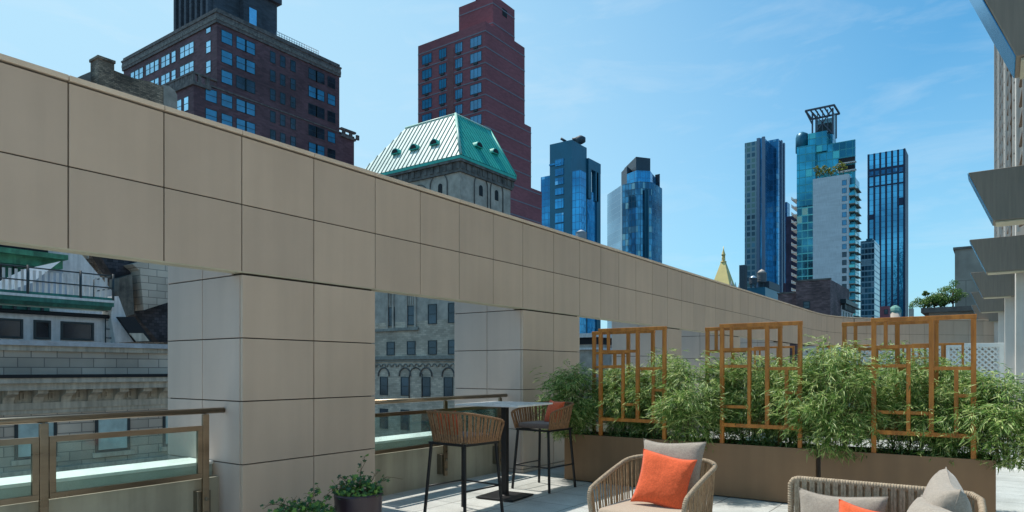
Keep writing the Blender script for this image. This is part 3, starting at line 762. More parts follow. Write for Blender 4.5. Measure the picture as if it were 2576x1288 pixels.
# ------------------------------------------------------------------ ivy in pots
def pot(loc, rr, h, lab):
    r = thing('plant_pot', lab, 'pot', loc, group='dark plum plant pots')
    m = MB(); m.lathe((0,0,0), [(rr*.8,0),(rr*.86,.02),(rr*.98,h*.9),(rr,h*.97),(rr,h),(rr-.012,h+.004),(rr-.025,h-.004),(rr-.03,h-.05)], 48); m.build('body', M['pot'], r, world=False)
    m = MB(); m.lathe((0,0,h-.05), [(rr-.02,0),(.001,.01)], 32); m.build('soil', M['soil'], r, world=False)
    return r
pot((-4.22,3.79,0), .195, .50, 'dark plum round pot with ivy in front of the near pillar')
pot((-4.37,3.30,0), .17, .36, 'dark plum round pot at the bottom edge, under the trailing ivy')
def ivy(loc, spread, n, seed, lab, sprigs):
    r_ = random.Random(seed)
    root_ = thing('ivy_plant', lab, 'ivy', loc)
    m = MB(); st = MB()
    def leaf(p, s, tilt=None):
        nr = Vector((r_.gauss(0,.5)+.15, r_.gauss(0,.5)-.3, r_.uniform(.3,1))).normalized()
        tx = nr.cross(Vector((r_.gauss(0,1), r_.gauss(0,1), .3))).normalized(); ty = nr.cross(tx)
        prof = [(0,-.1),(.35,-.35),(.55,-.05),(.42,.15),(.75,.5),(.3,.45),(0,1.0),(-.3,.45),(-.75,.5),(-.42,.15),(-.55,-.05),(-.35,-.35)]
        vs = [p+tx*a*s+ty*b*s-nr*(a*a)*s*.25 for a, b in prof]
        c = p+ty*.2*s
        m.add([c]+vs, [(0, 1+i, 1+(i+1) % 12) for i in range(12)])
    for i in range(n):
        a = r_.uniform(0, 2*math.pi); q = math.sqrt(r_.random())
        p = Vector((math.cos(a)*spread[0]*q, math.sin(a)*spread[1]*q, spread[2]*(1-q*q)*r_.random()*1.4+r_.uniform(-.02,.05)))
        leaf(p, r_.uniform(.018,.036))
    for (dx, dy, dz, nl) in sprigs:
        e = Vector((dx, dy, dz)); b = e*.12; b.z = 0
        pts = [b+(e-b)*t+Vector((r_.gauss(0,.008), r_.gauss(0,.008), .07*math.sin(math.pi*t)*(1 if dz < .12 else .2))) for t in (0,.2,.4,.6,.8,1)]
        st.tube(pts, [.004,.0035,.003,.0025,.002,.0015], 5)
        for k in range(nl):
            t = r_.uniform(.35,1); i = min(4, int(t*5)); p = pts[i].lerp(pts[i+1], t*5-i)
            q = p+Vector((r_.gauss(0,.025), r_.gauss(0,.025), r_.uniform(0,.035)))
            st.tube([p, q], .0012, 4); leaf(q, r_.uniform(.014,.03))
    m.build('leaves', M['ivy'], root_, world=False); st.build('stems', M['stem'], root_, world=False)
ivy((-4.22,3.79,.49), (.19,.19,.10), 330, 3, 'dense ivy filling the dark plum pot', [(.03,.02,.31,9),(-.03,.05,.26,5),(.12,.1,.17,9),(.17,.14,.12,7),(-.1,-.1,.14,8),(-.2,-.05,.1,8),(.2,.3,.1,2),(-.12,-.2,.05,9),(-.1,-.28,.0,9)])
ivy((-4.36,3.33,.36), (.2,.30,.09), 520, 5, 'sprawling ivy trailing at the bottom edge left of the pot', [(-.1,-.26,.1,12),(-.05,.2,.2,14),(.05,.1,.18,10),(-.15,.05,.12,10),(-.05,-.12,.14,12),(.05,.25,.12,10)])

# ================================================================== CITY
def win_y(parent, x0, x1, z0, z1, y, glass='winglass', frame='winframe', sash=True, t=.09, vert=0):
    """window on a wall facing the terrace end (-y)"""
    m = MB()
    m.box(x0,x1,y-.07,y,z0,z0+t); m.box(x0,x1,y-.07,y,z1-t,z1); m.box(x0,x0+t,y-.069,y,z0+t,z1-t); m.box(x1-t,x1,y-.069,y,z0+t,z1-t)
    if sash: m.box(x0+t,x1-t,y-.05,y,(z0+z1)/2-t/2,(z0+z1)/2+t/2)
    for k in range(vert):
        xx = x0+(x1-x0)*(k+1)/(vert+1); m.box(xx-t/2,xx+t/2,y-.049,y,z0+t,z1-t)
    w_ = m.build('window', M[frame], parent)
    m = MB(); m.box(x0+t,x1-t,y-.03,y+.0,z0+t,z1-t); m.build('pane', M[glass], w_)
def win_x(parent, y0, y1, z0, z1, x, glass='winglass', frame='winframe', sash=True, t=.09, vert=0):
    m = MB()
    m.box(x,x+.07,y0,y1,z0,z0+t); m.box(x,x+.07,y0,y1,z1-t,z1); m.box(x,x+.069,y0,y0+t,z0+t,z1-t); m.box(x,x+.069,y1-t,y1,z0+t,z1-t)
    if sash: m.box(x,x+.05,y0+t,y1-t,(z0+z1)/2-t/2,(z0+z1)/2+t/2)
    for k in range(vert):
        yy = y0+(y1-y0)*(k+1)/(vert+1); m.box(x,x+.049,yy-t/2,yy+t/2,z0+t,z1-t)
    w_ = m.build('window', M[frame], parent)
    m = MB(); m.box(x,x+.03,y0+t,y1-t,z0+t,z1-t); m.build('pane', M[glass], w_)
def dims(u0, d, ul, ur, vt):
    """corner, left end, right end and top of a grid aligned block from its survey sightings"""
    c = at(u0, vt, d); return c.x, c.y, on_y(ul, 0, c.y)[0], on_x(ur, 0, c.x)[0], c.z
def px(parent, x, pts, depth, mat, name):
    m = MB(); P = [(x, *on_x(u, v, x)) for u, v in pts]; m.prism(P, (-depth,0,0)); return m.build(name, mat, parent)
def py(parent, y, pts, depth, mat, name):
    m = MB(); P = []
    for u, v in pts:
        a, z = on_y(u, v, y); P.append((a, y, z))
    m.prism(P, (0,depth,0)); return m.build(name, mat, parent)

M['brownbrick'] = brick('brown_brick', (.155,.075,.085), (.11,.075,.085), .9, .3, var=.22, blotch=.3, nscale=.12)
M['brownbrick2'] = brick('dark_tower_brick', (.085,.095,.115), (.07,.08,.095), .9, .3, var=.22, blotch=.3, nscale=.12)
M['brownstone'] = pm('band_stone', (.16,.13,.12), rough=.85, var=.5, scale=1.4)
M['redbrick'] = brick('red_brick', (.30,.088,.10), (.24,.1,.115), .9, .3, var=.12, blotch=.14, nscale=.08)
M['redband'] = pm('grey_band', (.22,.19,.22), rough=.8, var=.15)
M['stone'] = pm('tower_stone', (.43,.37,.31), rough=.9, var=.28, scale=.9, bump=.6, bscale=3, detail=10)
M['stoneblock'] = brick('tower_blocks', (.54,.44,.34), (.36,.30,.24), .55, .2, var=.2, blotch=.25, nscale=.5)
M['stonedark'] = pm('stone_band', (.13,.12,.11), rough=.9, var=.6, scale=1.2)
M['copper'] = pm('green_copper', (.03,.44,.35), rough=.55, var=.14, scale=.5, streak=.2)
M['copper_dull'] = pm('dark_copper', (.03,.16,.12), rough=.6, var=.4, scale=1.5, streak=.4)
M['copper_sunlit'] = pm('sunlit_copper', (.66,.76,.68), rough=.4, var=.1, scale=.5, streak=.25)  # sun glare on one roof slope, painted as a paler copper
M['shadow'] = pm('dark_opening', (.01,.012,.015), rough=.8)

# --- brown brick tower, upper left
x0, y0, xl, yr, zt = dims(545.5, 120, 311, 853.8, 20)
r = thing('brick_tower', 'huge dark brown brick tower block with stepped top, upper left', 'building', (x0, y0, GZ))
m = MB(); m.box(xl, x0, y0, yr, GZ+60, zt-.01); 
yb0 = on_x(487, 0, x0)[0]; zb = on_x(487, 203, x0)[1]; yb1 = on_x(890.5, 0, x0)[0]
xbl = on_y(400, 0, yb0)[0]
m2 = MB(); m2.box(xl, x0, y0, yr, zb-.5, zt-.2); m2.build('upper_wall', M['brownbrick'], r)
m2 = MB(); m2.box(xbl, x0+.02, yb0, yb1, GZ, zb-.1); m2.build('lower_wall', M['brownbrick'], r)
m = MB()
m.box(xl-.2, x0+.25, y0-.25, yr+.2, zt-2.6, zt-.9); m.box(xl-.3, x0+.4, y0-.4, yr+.3, zt-.9, zt-.6); m.box(xl-.05, x0+.1, y0-.1, yr+.05, zt-.6, zt)
m.build('cornice', M['brownstone'], r)
m = MB()
m.box(xl-.2, x0+.33, y0-.33, yr+.2, zt-2.05, zt-1.45)
m.build('frieze', pm('pale_frieze', (.2,.17,.15), rough=.9, var=.6, scale=2.5), r)
m = MB(); m.box(xbl, x0+.35, yb0-.35, yb0+3, zb-.7, zb-.1); m.box(x0-1, x0+.12, yb0+3, yb1, zb+.05, zb+.3)
for i in range(22):
    q = xbl+(x0-xbl)*i/21; m.box(q-.22, q+.22, yb0-.25, yb0+.2, zb-.1, zb+1.2)
m.box(xbl, x0+.25, yb0-.35, yb0+.25, zb+1.2, zb+1.55)
i = 0
while yb0+1.3+i*1.5 < y0-.2: m.box(x0-.2, x0+.22, yb0+.7+i*1.5, yb0+1.3+i*1.5, zb-.1, zb+1.2); i += 1
m.box(x0-.3, x0+.3, yb0+.25, y0-.1, zb+1.2, zb+1.5)
for i in range(3): m.box(x0-.2, x0+.2, yr+.8+i*1.9, yr+1.5+i*1.9, zb-.1, zb+.9)
m.box(x0-.4, x0+.35, yr+.3, yb1+.3, zb+.9, zb+1.3); m.box(x0-.4, x0+.35, yr+.3, yb1+.3, zb-.6, zb-.1)
m.build('balustrade', M['brownstone'], r)
# crown tower
c = at(538.8, 0, 1); xs = x0-9
rr_ = ray(538.8); sc_ = xs/rr_.x; yc = rr_.y*sc_
xcl = on_y(443.8, 0, yc)[0]; ycr = on_x(697, 0, xs)[0]
m = MB(); m.box(xcl, xs, yc, ycr, zt-2, zt+26); m.build('crown_wall', M['brownbrick2'], r)
m = MB()
for i in range(7):
    q = xcl+(xs-xcl)*(i+.3)/7; m.box(q, q+(xs-xcl)*.055, yc-.9, yc, zt-2, zt+24)
m.box(xcl-.6, xs+.8, yc-1.1, ycr+.6, zt+11.5, zt+12.6)
m.build('pier', M['brownbrick2'], r)
m = MB(); ym_ = yc+(ycr-yc)*.38; m.box(xs, xs+1.4, ym_, ym_+4, zt+1.5, zt+9); m.box(xs+1.4, xs+1.5, ym_+1.2, ym_+2.8, zt+3.6, zt+7.4, 1)
m.build('bay', [M['brownbrick2'], M['winglass_bright']], r)
m = MB(); m.box(xs, xs+2.2, ym_-.6, ym_+4.6, zt+.9, zt+1.4)
for i in range(7): m.box(xs+2.1, xs+2.2, ym_-.6+i*.85, ym_-.5+i*.85, zt+1.4, zt+2.6)
m.build('balcony', M['copper_dull'], r)
# roof railing
m = MB(); ya, yb_ = on_x(700,0,x0)[0], on_x(805,0,x0)[0]
m.tube([(x0-.5, ya, zt+1.1),(x0-.5, yb_, zt+1.1)], .06, 5); m.tube([(x0-.5, ya, zt+.6),(x0-.5, yb_, zt+.6)], .05, 5)
for i in range(18): q = ya+(yb_-ya)*i/17; m.tube([(x0-.5,q,zt),(x0-.5,q,zt+1.1)], .06, 5)
m.build('roof_railing', M['white'], r)
ztop0 = on_x(570.5, 79, x0)[1]; sh = 3.55
def brow(us, rows, w_, h_, gl, dz=0.0, base=ztop0, X=x0):
    for u in us:
        yc_ = on_x(u, 0, X)[0]
        for k in rows:
            gg = gl if isinstance(gl, str) else gl[k % len(gl)]
            dz = -.62 if k > 2 else 0
            win_x(r, yc_-w_/2, yc_+w_/2, base-k*sh-h_+dz, base-k*sh+dz, X+(.03 if base-k*sh < zb else 0), gg)
brow([570.5], range(6), 2.2, 2.3, 'winglass')
brow([531], range(3, 7), 2.2, 2.3, 'winglass')
brow([607, 629], range(6), 2.1, 2.25, ['winglass','winglass','winglass_dark'])
brow([686, 711, 737], range(8), 1.2, 2.2, ['winglass_dark'])
brow([787, 805], range(8), 2.2, 2.2, ['winglass_dark','winglass','winglass_dark'])
brow([833.5], range(8), 2.0, 2.2, ['winglass_dark','winglass'])
brow([858], range(5, 9), 2.0, 2.2, ['winglass_dark'])
zl0 = on_y(463, 115, y0)[1]
for gu in ((458.8,470.5,482), (411,422,437), (372,383,394.5), (333.5,344.5,355.5), (524.6,)):
    for u in gu:
        xa = on_y(u, 0, y0)[0]
        for k in range(5):
            wz = zl0 if len(gu) > 1 else zl0+2.2
            if wz-k*sh-2.2 > zb: win_y(r, xa-.8, xa+.8, wz-k*sh-2.2, wz-k*sh, y0, 'winglass_bright')
for u in (451, 468.7):
    xa = on_y(u, 0, yb0)[0]
    for k in range(4): win_y(r, xa-.8, xa+.8, zb-4.4-k*sh-.3, zb-1.9-k*sh-.3, yb0, 'winglass_bright')

# --- red brick tower
x0, y0, xl, yr, zt = dims(1221, 137, 1051.7, 1319.8, 53)
r = thing('brick_tower', 'tall red brick tower with pale floor bands and blue windows', 'building', (x0, y0, GZ))
y2 = on_x(1336, 0, x0)[0]; z2 = on_x(1336, 320, x0)[1]; y3 = on_x(1363, 0, x0)[0]; z3 = on_x(1363, 483, x0)[1]
m = MB(); m.box(xl, x0, y0, yr, GZ, zt); m.box(xl, x0, yr, y2, GZ, z2); m.box(xl, x0, y2, y3, GZ, z3); m.build('wall', M['redbrick'], r)
xp = x0-1.6; yp = ray(1239.8).y*xp/ray(1239.8).x; xpl = on_y(1154.4, 0, yp)[0]; ypr = on_x(1294.5, 0, xp)[0]; zp = on_x(1294.5, 25.3, xp)[1]
m = MB(); m.box(xpl, xp, yp, ypr, zt-2, zp); m.build('penthouse', M['redbrick'], r)
m = MB(); m.box(xpl+3, xp-6, yp+2, ypr-1, zp, zp+4); m.build('water_tank', M['winframe'], r)
zs = on_x(1221, 77, x0)[1]; fl = 40*137/F
m = MB(); k = 0
while zs-k*fl > -10:
    z = zs-k*fl; ye = yr if z > z2 else (y2 if z > z3 else y3)
    m.box(xl, x0+.06, y0-.06, ye+.02, z-.13, z+.13); k += 1
zz = zp-1.9
m.box(xpl, xp+.06, yp-.06, ypr, zz-.13, zz+.13); zz -= fl*1.28; m.box(xpl, xp+.06, yp-.06, ypr, zz-.13, zz+.13)
m.build('floor_band', M['redband'], r)
for (ua, ub) in ((1061.9,1086.4),(1104.6,1123.2),(1145,1163.8),(1183,1211.8)):
    xa, xb = on_y(ua,0,y0)[0], on_y(ub,0,y0)[0]
    for k in range(8):
        z = zs-.55-k*fl; win_y(r, xa, xb, z-2.0, z, y0, 'winglass', sash=False, vert=2, t=.08)
        m = MB(); xm = (xa+xb)/2; m.box(xm-.5, xm+.5, y0-.25, y0, z-2.45, z-2.12); m.build('air_conditioner', M['winframe'], r)
for (u, v) in ((1269.5,33),):
    yy, z = on_x(u, v, xp); m = MB(); m.box(xp, xp+.05, yy-.8, yy+.8, z-.8, z+.8); m.build('vent', M['shadow'], r)
# pier strip lighter
xa, xb = on_y(1126,0,y0)[0], on_y(1142,0,y0)[0]
m = MB(); m.box(xa, xb, y0-.09, y0, GZ, zt-3.2); m.build('pier', brick('lighter_red', (.24,.085,.085), (.2,.1,.1), .9,.3,var=.1,blotch=.1), r)

# --- stone tower with green copper roof
d = 70; x0, y0, _, _, ze = dims(1158.6, d, 936, 1295.4, 387.6)
x1 = -60.9; y1 = 63.9
r = thing('stone_tower', 'weathered stone tower with steep green copper roof and small round dormers', 'building', (x0, y0, GZ))
zb2 = on_y(1100, 735, y0+.5)[1]
m = MB(); m.box(x1+.6, x0-.5, y0+.5, y1-.4, 6.8, ze-.4); m.build('wall', M['stone'], r)
m = MB(); m.box(x1+.6, x0-.5, y0+.5, y1-.4, GZ, 6.8); m.build('lower_wall', M['stoneblock'], r)
m = MB(); m.box(x1+.4, x0-.3, y0+.3, y1-.2, ze-1.6, ze-.6)
k = 0
while x1+.8+k*.9 < x0-.4: m.box(x1+.8+k*.9, x1+1.25+k*.9, y0+.22, y0+.3, ze-1.3, ze-.6); k += 1
k = 0
while y0+.4+k*.9 < y1-.4: m.box(x0-.3, x0-.22, y0+.4+k*.9, y0+.85+k*.9, ze-1.3, ze-.6); k += 1
m.build('corbel_band', M['stonedark'], r)
m = MB(); m.box(x1+.1, x0-.05, y0+.05, y1, ze-.6, ze-.35); m.build('cornice', M['stonedark'], r)
m = MB(); m.box(x1, x0, y0, y1+.1, ze-.35, ze-.05); m.build('gutter', M['copper'], r)
s = 4.2; zt = 29.9
e = [Vector((x1,y0,ze)), Vector((x0,y0,ze)), Vector((x0,y1,ze)), Vector((x1,y1,ze))]
t = [Vector((x1+s,y0+s,zt)), Vector((x0-s,y0+s,zt)), Vector((x0-s,y1+.6,zt)), Vector((x1+s,y1+.6,zt))]
m = MB()
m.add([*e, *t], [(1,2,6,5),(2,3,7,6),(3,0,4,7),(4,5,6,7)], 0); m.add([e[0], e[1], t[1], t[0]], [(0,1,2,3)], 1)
m.build('roof', [M['copper'], M['copper_sunlit']], r)
# standing seams
m = MB()
L_ = (e[1]-e[0]).length; n = 25
for i in range(1, n):
    q = e[0].lerp(e[1], i/n); 
    sl = Vector((0, s, zt-ze)); xx = q.x
    f_ = 1.0
    if xx < x1+s: f_ = (xx-x1)/s
    if xx > x0-s: f_ = (x0-xx)/s
    # seams lean with the slope's own fall
    m.bar(q+Vector((0,-.03,.03)), q+sl*f_+Vector((0,-.03,.03)), .085, .07, up=(0,-1,.6))
m.build('roof_seam', pm('seam', (.20,.27,.23), rough=.7), r)
m = MB(); n = 18
for i in range(1, n):
    q = e[1].lerp(e[2], i/n); f_ = min(1, (q.y-y0)/s)
    m.bar(q+Vector((.03,0,.03)), q+Vector((-s,0,zt-ze))*f_+Vector((.03,0,.03)), .05, .06, up=(1,0,.6))
m.tube([e[1]+Vector((0,0,.05)), t[1]+Vector((0,0,.05))], .16, 6, 1); m.tube([t[0], t[1], t[2]], .14, 6, 1); m.tube([e[2], t[2]], .12, 6)
m.build('roof_ridge', [M['copper'], pm('copper_ridge', (.3,.5,.42), rough=.5)], r)
def dormer(c, nrm, side):
    m = MB(); n = 10; rad = .62
    arc = [c+side*rad*math.cos(math.pi*i/n)+Vector((0,0,rad*math.sin(math.pi*i/n))) for i in range(n+1)]
    m.prism(arc, -nrm*2.0, 0)
    arc2 = [c+nrm*.04+side*rad*.72*math.cos(math.pi*i/n)+Vector((0,0,.08+rad*.7*math.sin(math.pi*i/n))) for i in range(n+1)]
    m.prism(arc2, -nrm*.03, 1)
    m.build('dormer', [M['copper'], M['shadow']], r)
for (u, v) in ((1001,385),(1047,374),(1098,362)):
    z = None
    # position on the sloping face
    for it in range(40):
        yy = y0+s*it/40; xx, z = on_y(u, v, yy)
        if z <= ze+(zt-ze)*(yy-y0)/s: break
    dormer(Vector((xx, yy-.5, z-.2)), Vector((0,-1,0)), Vector((1,0,0)))
for (u, v) in ((1198,368),(1239,384)):
    for it in range(40):
        xx = x0-s*it/40; yy, z = on_x(u, v, xx)
        if z <= ze+(zt-ze)*(x0-xx)/s: break
    dormer(Vector((xx+.5, yy, z-.2)), Vector((1,0,0)), Vector((0,1,0)))
def arch(parent, face, a, z0, z1, w_, plane, name='blind_arch', mat='stonedark', glass='winglass_dark', solid=True):
    """round headed window with its hood moulding"""
    n = 10; pts = [(a-w_/2, z0), (a+w_/2, z0)] + [(a+w_/2*math.cos(math.pi*i/n), z1-w_/2+w_/2*math.sin(math.pi*i/n)) for i in range(n+1)]
    m = MB()
    if face == 'y': m.prism([(p, plane, q) for p, q in pts], (0,-.05,0))
    else: m.prism([(plane, p, q) for p, q in pts], (.05,0,0))
    return m.build(name, M[glass], parent)
def hood(parent, face, a, z1, w_, plane, leg=0.0, th=.12):
    n = 14; pts = [(a+w_/2*math.cos(math.pi*i/n), z1-w_/2+w_/2*math.sin(math.pi*i/n)) for i in range(n+1)]
    if leg: pts = [(a+w_/2, z1-w_/2-leg)] + pts + [(a-w_/2, z1-w_/2-leg)]
    m = MB(); P = [(p, plane-.05, q) if face == 'y' else (plane+.05, p, q) for p, q in pts]
    m.tube(P, th, 5); return m.build('arch_moulding', M['stonedark'], parent)
yw = y0+.5; xw = x0-.5
for u, v0_, v1_ in ((1107.5,477,452),):
    a, zz0 = on_y(u, 485, yw); zz1 = on_y(u, 462, yw)[1]; arch(r, 'y', a, zz0-.3, zz1, .55, yw, 'window', glass='shadow'); hood(r, 'y', a-.2, zz1+1.1, 2.4, yw, 4, .07)
a = on_y(1055, 0, yw)[0]; hood(r, 'y', a, on_y(1055, 452, yw)[1]-.6, 2.4, yw, 4, .07)
for u, v in ((1209.5,472),(1249,484)):
    a, zz = on_x(u, v, xw); arch(r, 'x', a, zz-.9, zz+.25, .6, xw, 'window', glass='shadow'); hood(r, 'x', a, zz+1.3, 2.3, xw, 6, .07)
# windows seen under the beam
us = (983, 1034.7, 1088, 1139)
for i, u in enumerate(us):
    a = on_y(u, 0, yw)[0]
    for vt_, vb_ in ((769,818),(858,893)):
        za, zb_ = on_y(1034, vt_, yw)[1], on_y(1034, vb_, yw)[1]
        win_y(r, a-.62, a+.62, zb_, za, yw, 'winglass_dark')
for u in (966, 1019, 1072, 1128):
    a = on_y(u, 0, yw)[0]; za, zb_ = on_y(1034, 948, yw)[1], on_y(1034, 996, yw)[1]
    win_y(r, a-.62, a+.62, zb_, za, yw, 'winglass_dark'); hood(r, 'y', a, za+1.0, 1.7, yw, .1, .09)
    za, zb_ = on_y(1034, 1031, yw)[1], on_y(1034, 1083, yw)[1]; win_y(r, a-.65, a+.65, zb_, za, yw, 'winglass_dark')
a = on_y(1046, 0, yw)[0]; hood(r, 'y', a, on_y(1034, 948, yw)[1]+1.0, 1.9, yw, 2.6, .07)
m = MB(); z = on_y(1034, 896, yw)[1]; m.box(x1+.5, xw+.1, yw-.3, yw, z-.35, z); 
z3_ = on_y(1034, 824, yw)[1]; m.box(x1+.5, on_y(1054,0,yw)[0], yw-.22, yw, z3_-.3, z3_)
zz = on_y(1034, 906, yw)[1]; k = 0
while x1+1+k*.85 < xw:
    q = x1+1+k*.85; n = 6
    arc = [(q+.32*math.cos(math.pi*i/n), yw-.05, zz-.75+.32*math.sin(math.pi*i/n)) for i in range(n+1)]
    m.tube(arc, .07, 4); k += 1
m.box(x1+.5, xw+.05, yw-.16, yw, zz-.15, zz-.02)
m.build('string_course', pm('pale_band', (.26,.25,.22), rough=.9, var=.3, scale=2), r)
m = MB()
for u in (976, 990, 1024, 1046):
    a = on_y(u,0,yw)[0]; m.box(a-.12, a+.12, yw-.15, yw, z3_, z3_+7)
for u in (983, 1034.7):
    a = on_y(u,0,yw)[0]; za = on_y(1034, 766, yw)[1]
    for q in (-.35, 0, .35):
        m.box(a+q-.05, a+q+.05, yw-.12, yw, za, za+1.8)
m.build('pilaster', M['stone'], r)

# --- glass tower with dark crown (left of the pair)
M['blueglass'] = curtain('blue_curtain', (.05,.36,.66), fh=3.4, bw=2.0, line=(.03,.14,.3), var=.16, blind=.03, blindcol=(.2,.5,.75), big=.02)
M['teal'] = pm('teal_cladding', (.015,.12,.19), rough=.4, metal=.3, var=.15, scale=.1)
M['paleglass'] = curtain('pale_curtain', (.35,.55,.68), fh=3.4, bw=2.2, line=(.25,.4,.5), lw=.06, lh=.05, var=.12, metal=.5, rough=.25, blind=0, big=.01)
M['darkglass'] = curtain('reflecting_curtain', (.07,.24,.38), fh=3.4, bw=1.8, line=(.02,.06,.09), lw=.1, var=.45, blind=.1, blindcol=(.22,.38,.42), big=.035)
M['mech'] = pm('plant_room', (.04,.06,.08), rough=.6, var=.2, scale=.1)
D = 330
x0, y0, xl, yr, zt = dims(1438, D, 1383, 1476, 351.5)
r = thing('glass_tower', 'blue glass tower with dark teal crown and crane arms on its roof', 'building', (x0, y0, GZ))
zc = on_y(1438, 407, y0)[1]
m = MB(); m.box(xl, x0, y0, yr, GZ, zt); m.build('core', M['teal'], r)
m = MB(); m.box(xl, x0-6, y0-.6, y0, zc, zc+.8); m.build('crown_band', M['blueglass'], r)
xb_, yb_, xbl_, ybr_, zbt = dims(1459.5, D-14, 1438, 1474, 427)
m = MB(); m.box(on_y(1440,0,yb_)[0], xb_, yb_, ybr_, GZ, zbt); m.build('glass_bay', M['blueglass'], r)
m = MB(); m.box(x0-3.5, x0+.1, y0-1.2, y0+.1, GZ, zc+1); m.build('corner_pier', M['teal'], r)
yy0, yy1 = on_x(1477, 0, x0)[0], on_x(1507.5, 0, x0)[0]; zf_ = on_x(1507.5, 414, x0)[1]
m = MB(); m.box(x0-22, x0+.1, yy0, yy1-4, GZ, zf_-16); m.build('glass_wing', M['blueglass'], r)
m = MB(); m.box(x0-1.5, x0+.8, yy1-4, yy1, GZ, zf_); m.box(x0-1.5, x0+.8, yy0, yy0+3, zf_-20, zf_); m.box(x0-1.55, x0+.86, yy0-.05, yy1+.05, zf_-5, zf_+.05); m.box(x0-1.5, x0+.8, (yy0+yy1)/2+1, (yy0+yy1)/2+4, zf_-20, zf_-4.9)
m.box(x0-22, x0-18, yy0+.1, yy1-.1, GZ, zf_-.1)
m.build('open_frame', M['teal'], r)
xw2 = on_y(1360.5, 0, y0+4)[0]; zw = on_y(1370, 444, y0+4)[1]
m = MB(); m.box(xw2, xl, y0+4, y0+30, GZ, zw); m.build('glass_wing', M['blueglass'], r)
m = MB(); m.box(xw2+10, xl, y0+8, y0+20, zw, zw+9); m.build('plant_room', M['mech'], r)
for v_ in (408, 432, 455, 481, 512, 548, 575, 605):
    xa = on_y(1408, 0, y0)[0]; z = on_y(1408, v_, y0)[1]; m = MB(); m.box(xa-2.4, xa+2.4, y0-.4, y0, z-(1.8 if v_ < 500 else 2.4), z+(1.4 if v_ < 500 else 2.2)); m.build('window', M['blueglass'], r)
m = MB(); c = at(1462, 360, D+15); m.tube([at(1448,353,D+15), c, at(1458,356,D+15)], .8, 6); m.tube([at(1440,352,D+12), at(1460,348,D+12)], 1.0, 6); m.lathe(at(1460,352,D+12), [(1,-2),(2.6,-1),(2.6,1),(1,2)], 12); m.tube([at(1424,356,D+20), at(1411,348,D+20)], .7, 5); m.build('crane_arm', M['mech'], r)

# --- faceted glass tower
r = thing('glass_tower', 'faceted glass tower with pale left face and dark plant room on top', 'building', at(1600, 930, 380).to_2d().to_3d()+Vector((0,0,GZ)))
def plan(pts, z0, z1, mat, name, parent):
    m = MB(); P = [ray(u)*dd for u, dd in pts]
    if isinstance(mat, list):
        n = len(P)
        for i in range(n):
            a, b = P[i], P[(i+1) % n]; mi = min(i, len(mat)-1)
            m.add([(a.x,a.y,z0),(b.x,b.y,z0),(b.x,b.y,z1),(a.x,a.y,z1)], [(0,1,2,3)], mi)
        m.add([(p.x,p.y,z1) for p in P], [tuple(range(n))], len(mat)-1)
        return m.build(name, mat, parent)
    m.prism([(p.x,p.y,z0) for p in P], (0,0,z1-z0)); return m.build(name, mat, parent)
base = [(1527.6,402),(1565,380),(1601,374),(1612,373),(1640,375),(1665.7,388),(1652,420),(1560,430)]
plan(base, GZ, 104.5, [M['paleglass'], M['darkglass'], M['darkglass'], M['darkglass'], M['blueglass'], M['blueglass']], 'curtain_wall', r)
plan([(1577,384),(1601,377),(1636,378),(1650,392),(1600,405)], 104.5, 111.5, M['blueglass'], 'upper_storey', r)
plan([(1570.5,405),(1600,383),(1636,386),(1630,410)], 111.5, 121, M['mech'], 'plant_room', r)
plan([(1563,396),(1577,384),(1590,392),(1580,405)], 104.5, 116, M['mech'], 'plant_room', r)
plan([(1648,394),(1660,392),(1660,402),(1648,402)], 104.5, 114, M['mech'], 'plant_room', r)
m = MB()
for dd in (1624, 1627, 1630): a = ray(dd)*372.5; m.box(a.x-.4, a.x+.4, a.y-.4, a.y+.4, GZ, 100)
m.build('dark_fin', M['teal'], r)

# --- slim twin slab towers
M['slabglass'] = curtain('slab_curtain', (.05,.28,.50), fh=3.4, bw=1.9, line=(.04,.13,.24), var=.3, blind=.05, big=.01, blindcol=(.15,.33,.45))
M['gridglass'] = curtain('grid_curtain', (.05,.12,.16), fh=3.5, bw=2.9, line=(.22,.3,.32), lw=.3, lh=.3, var=.7, metal=.3, rough=.3, blind=.25, blindcol=(.12,.2,.18), big=.03)
M['slabfin'] = pm('slab_fin', (.16,.2,.27), rough=.5, metal=.3)
D = 420
x0, y0, xl, yr, zt = dims(1922, D, 1874, 1930, 345.6)
r = thing('glass_tower', 'slim dark blue twin slab tower with a gridded left strip', 'building', (x0, y0, GZ))
xg = on_y(1907, 0, y0)[0]
m = MB(); m.box(xg, x0, y0, y0+34, GZ, zt); m.build('glass_slab', M['slabglass'], r)
m = MB(); m.box(xl, xg, y0-.5, y0+34, GZ, zt-1.5); m.build('grid_slab', M['gridglass'], r)
x2, y2_, xl2, yr2, zt2 = dims(1958, D+8, 1931.5, 1973.6, 348.8)
m = MB(); m.box(xl2, x2, y2_, yr2, GZ, zt2); m.build('glass_slab', M['slabglass'], r)
m = MB()
for k in (.35,.75): q = y2_+(yr2-y2_)*k; m.box(x2, x2+.8, q, q+2.2, GZ, zt2+.5)
m.box(x0-1.2, x0+.5, y0-.6, y0+1, GZ, zt+.4); m.box(xg-.6, xg+1.2, y0-1, y0-.5, GZ, zt)
m.build('fin', M['slabfin'], r)
x0, y0, xl, yr, zt = dims(1980, 460, 1968, 1987, 508)
r = thing('office_block', 'narrow blue block peeping out behind the slim twin tower', 'building', (x0, y0, GZ)); m = MB(); m.box(xl, x0, y0, yr, GZ, zt); m.build('curtain_wall', M['slabglass'], r)
x0, y0, xl, yr, zt = dims(2010, 330, 1977, 2030, 541)
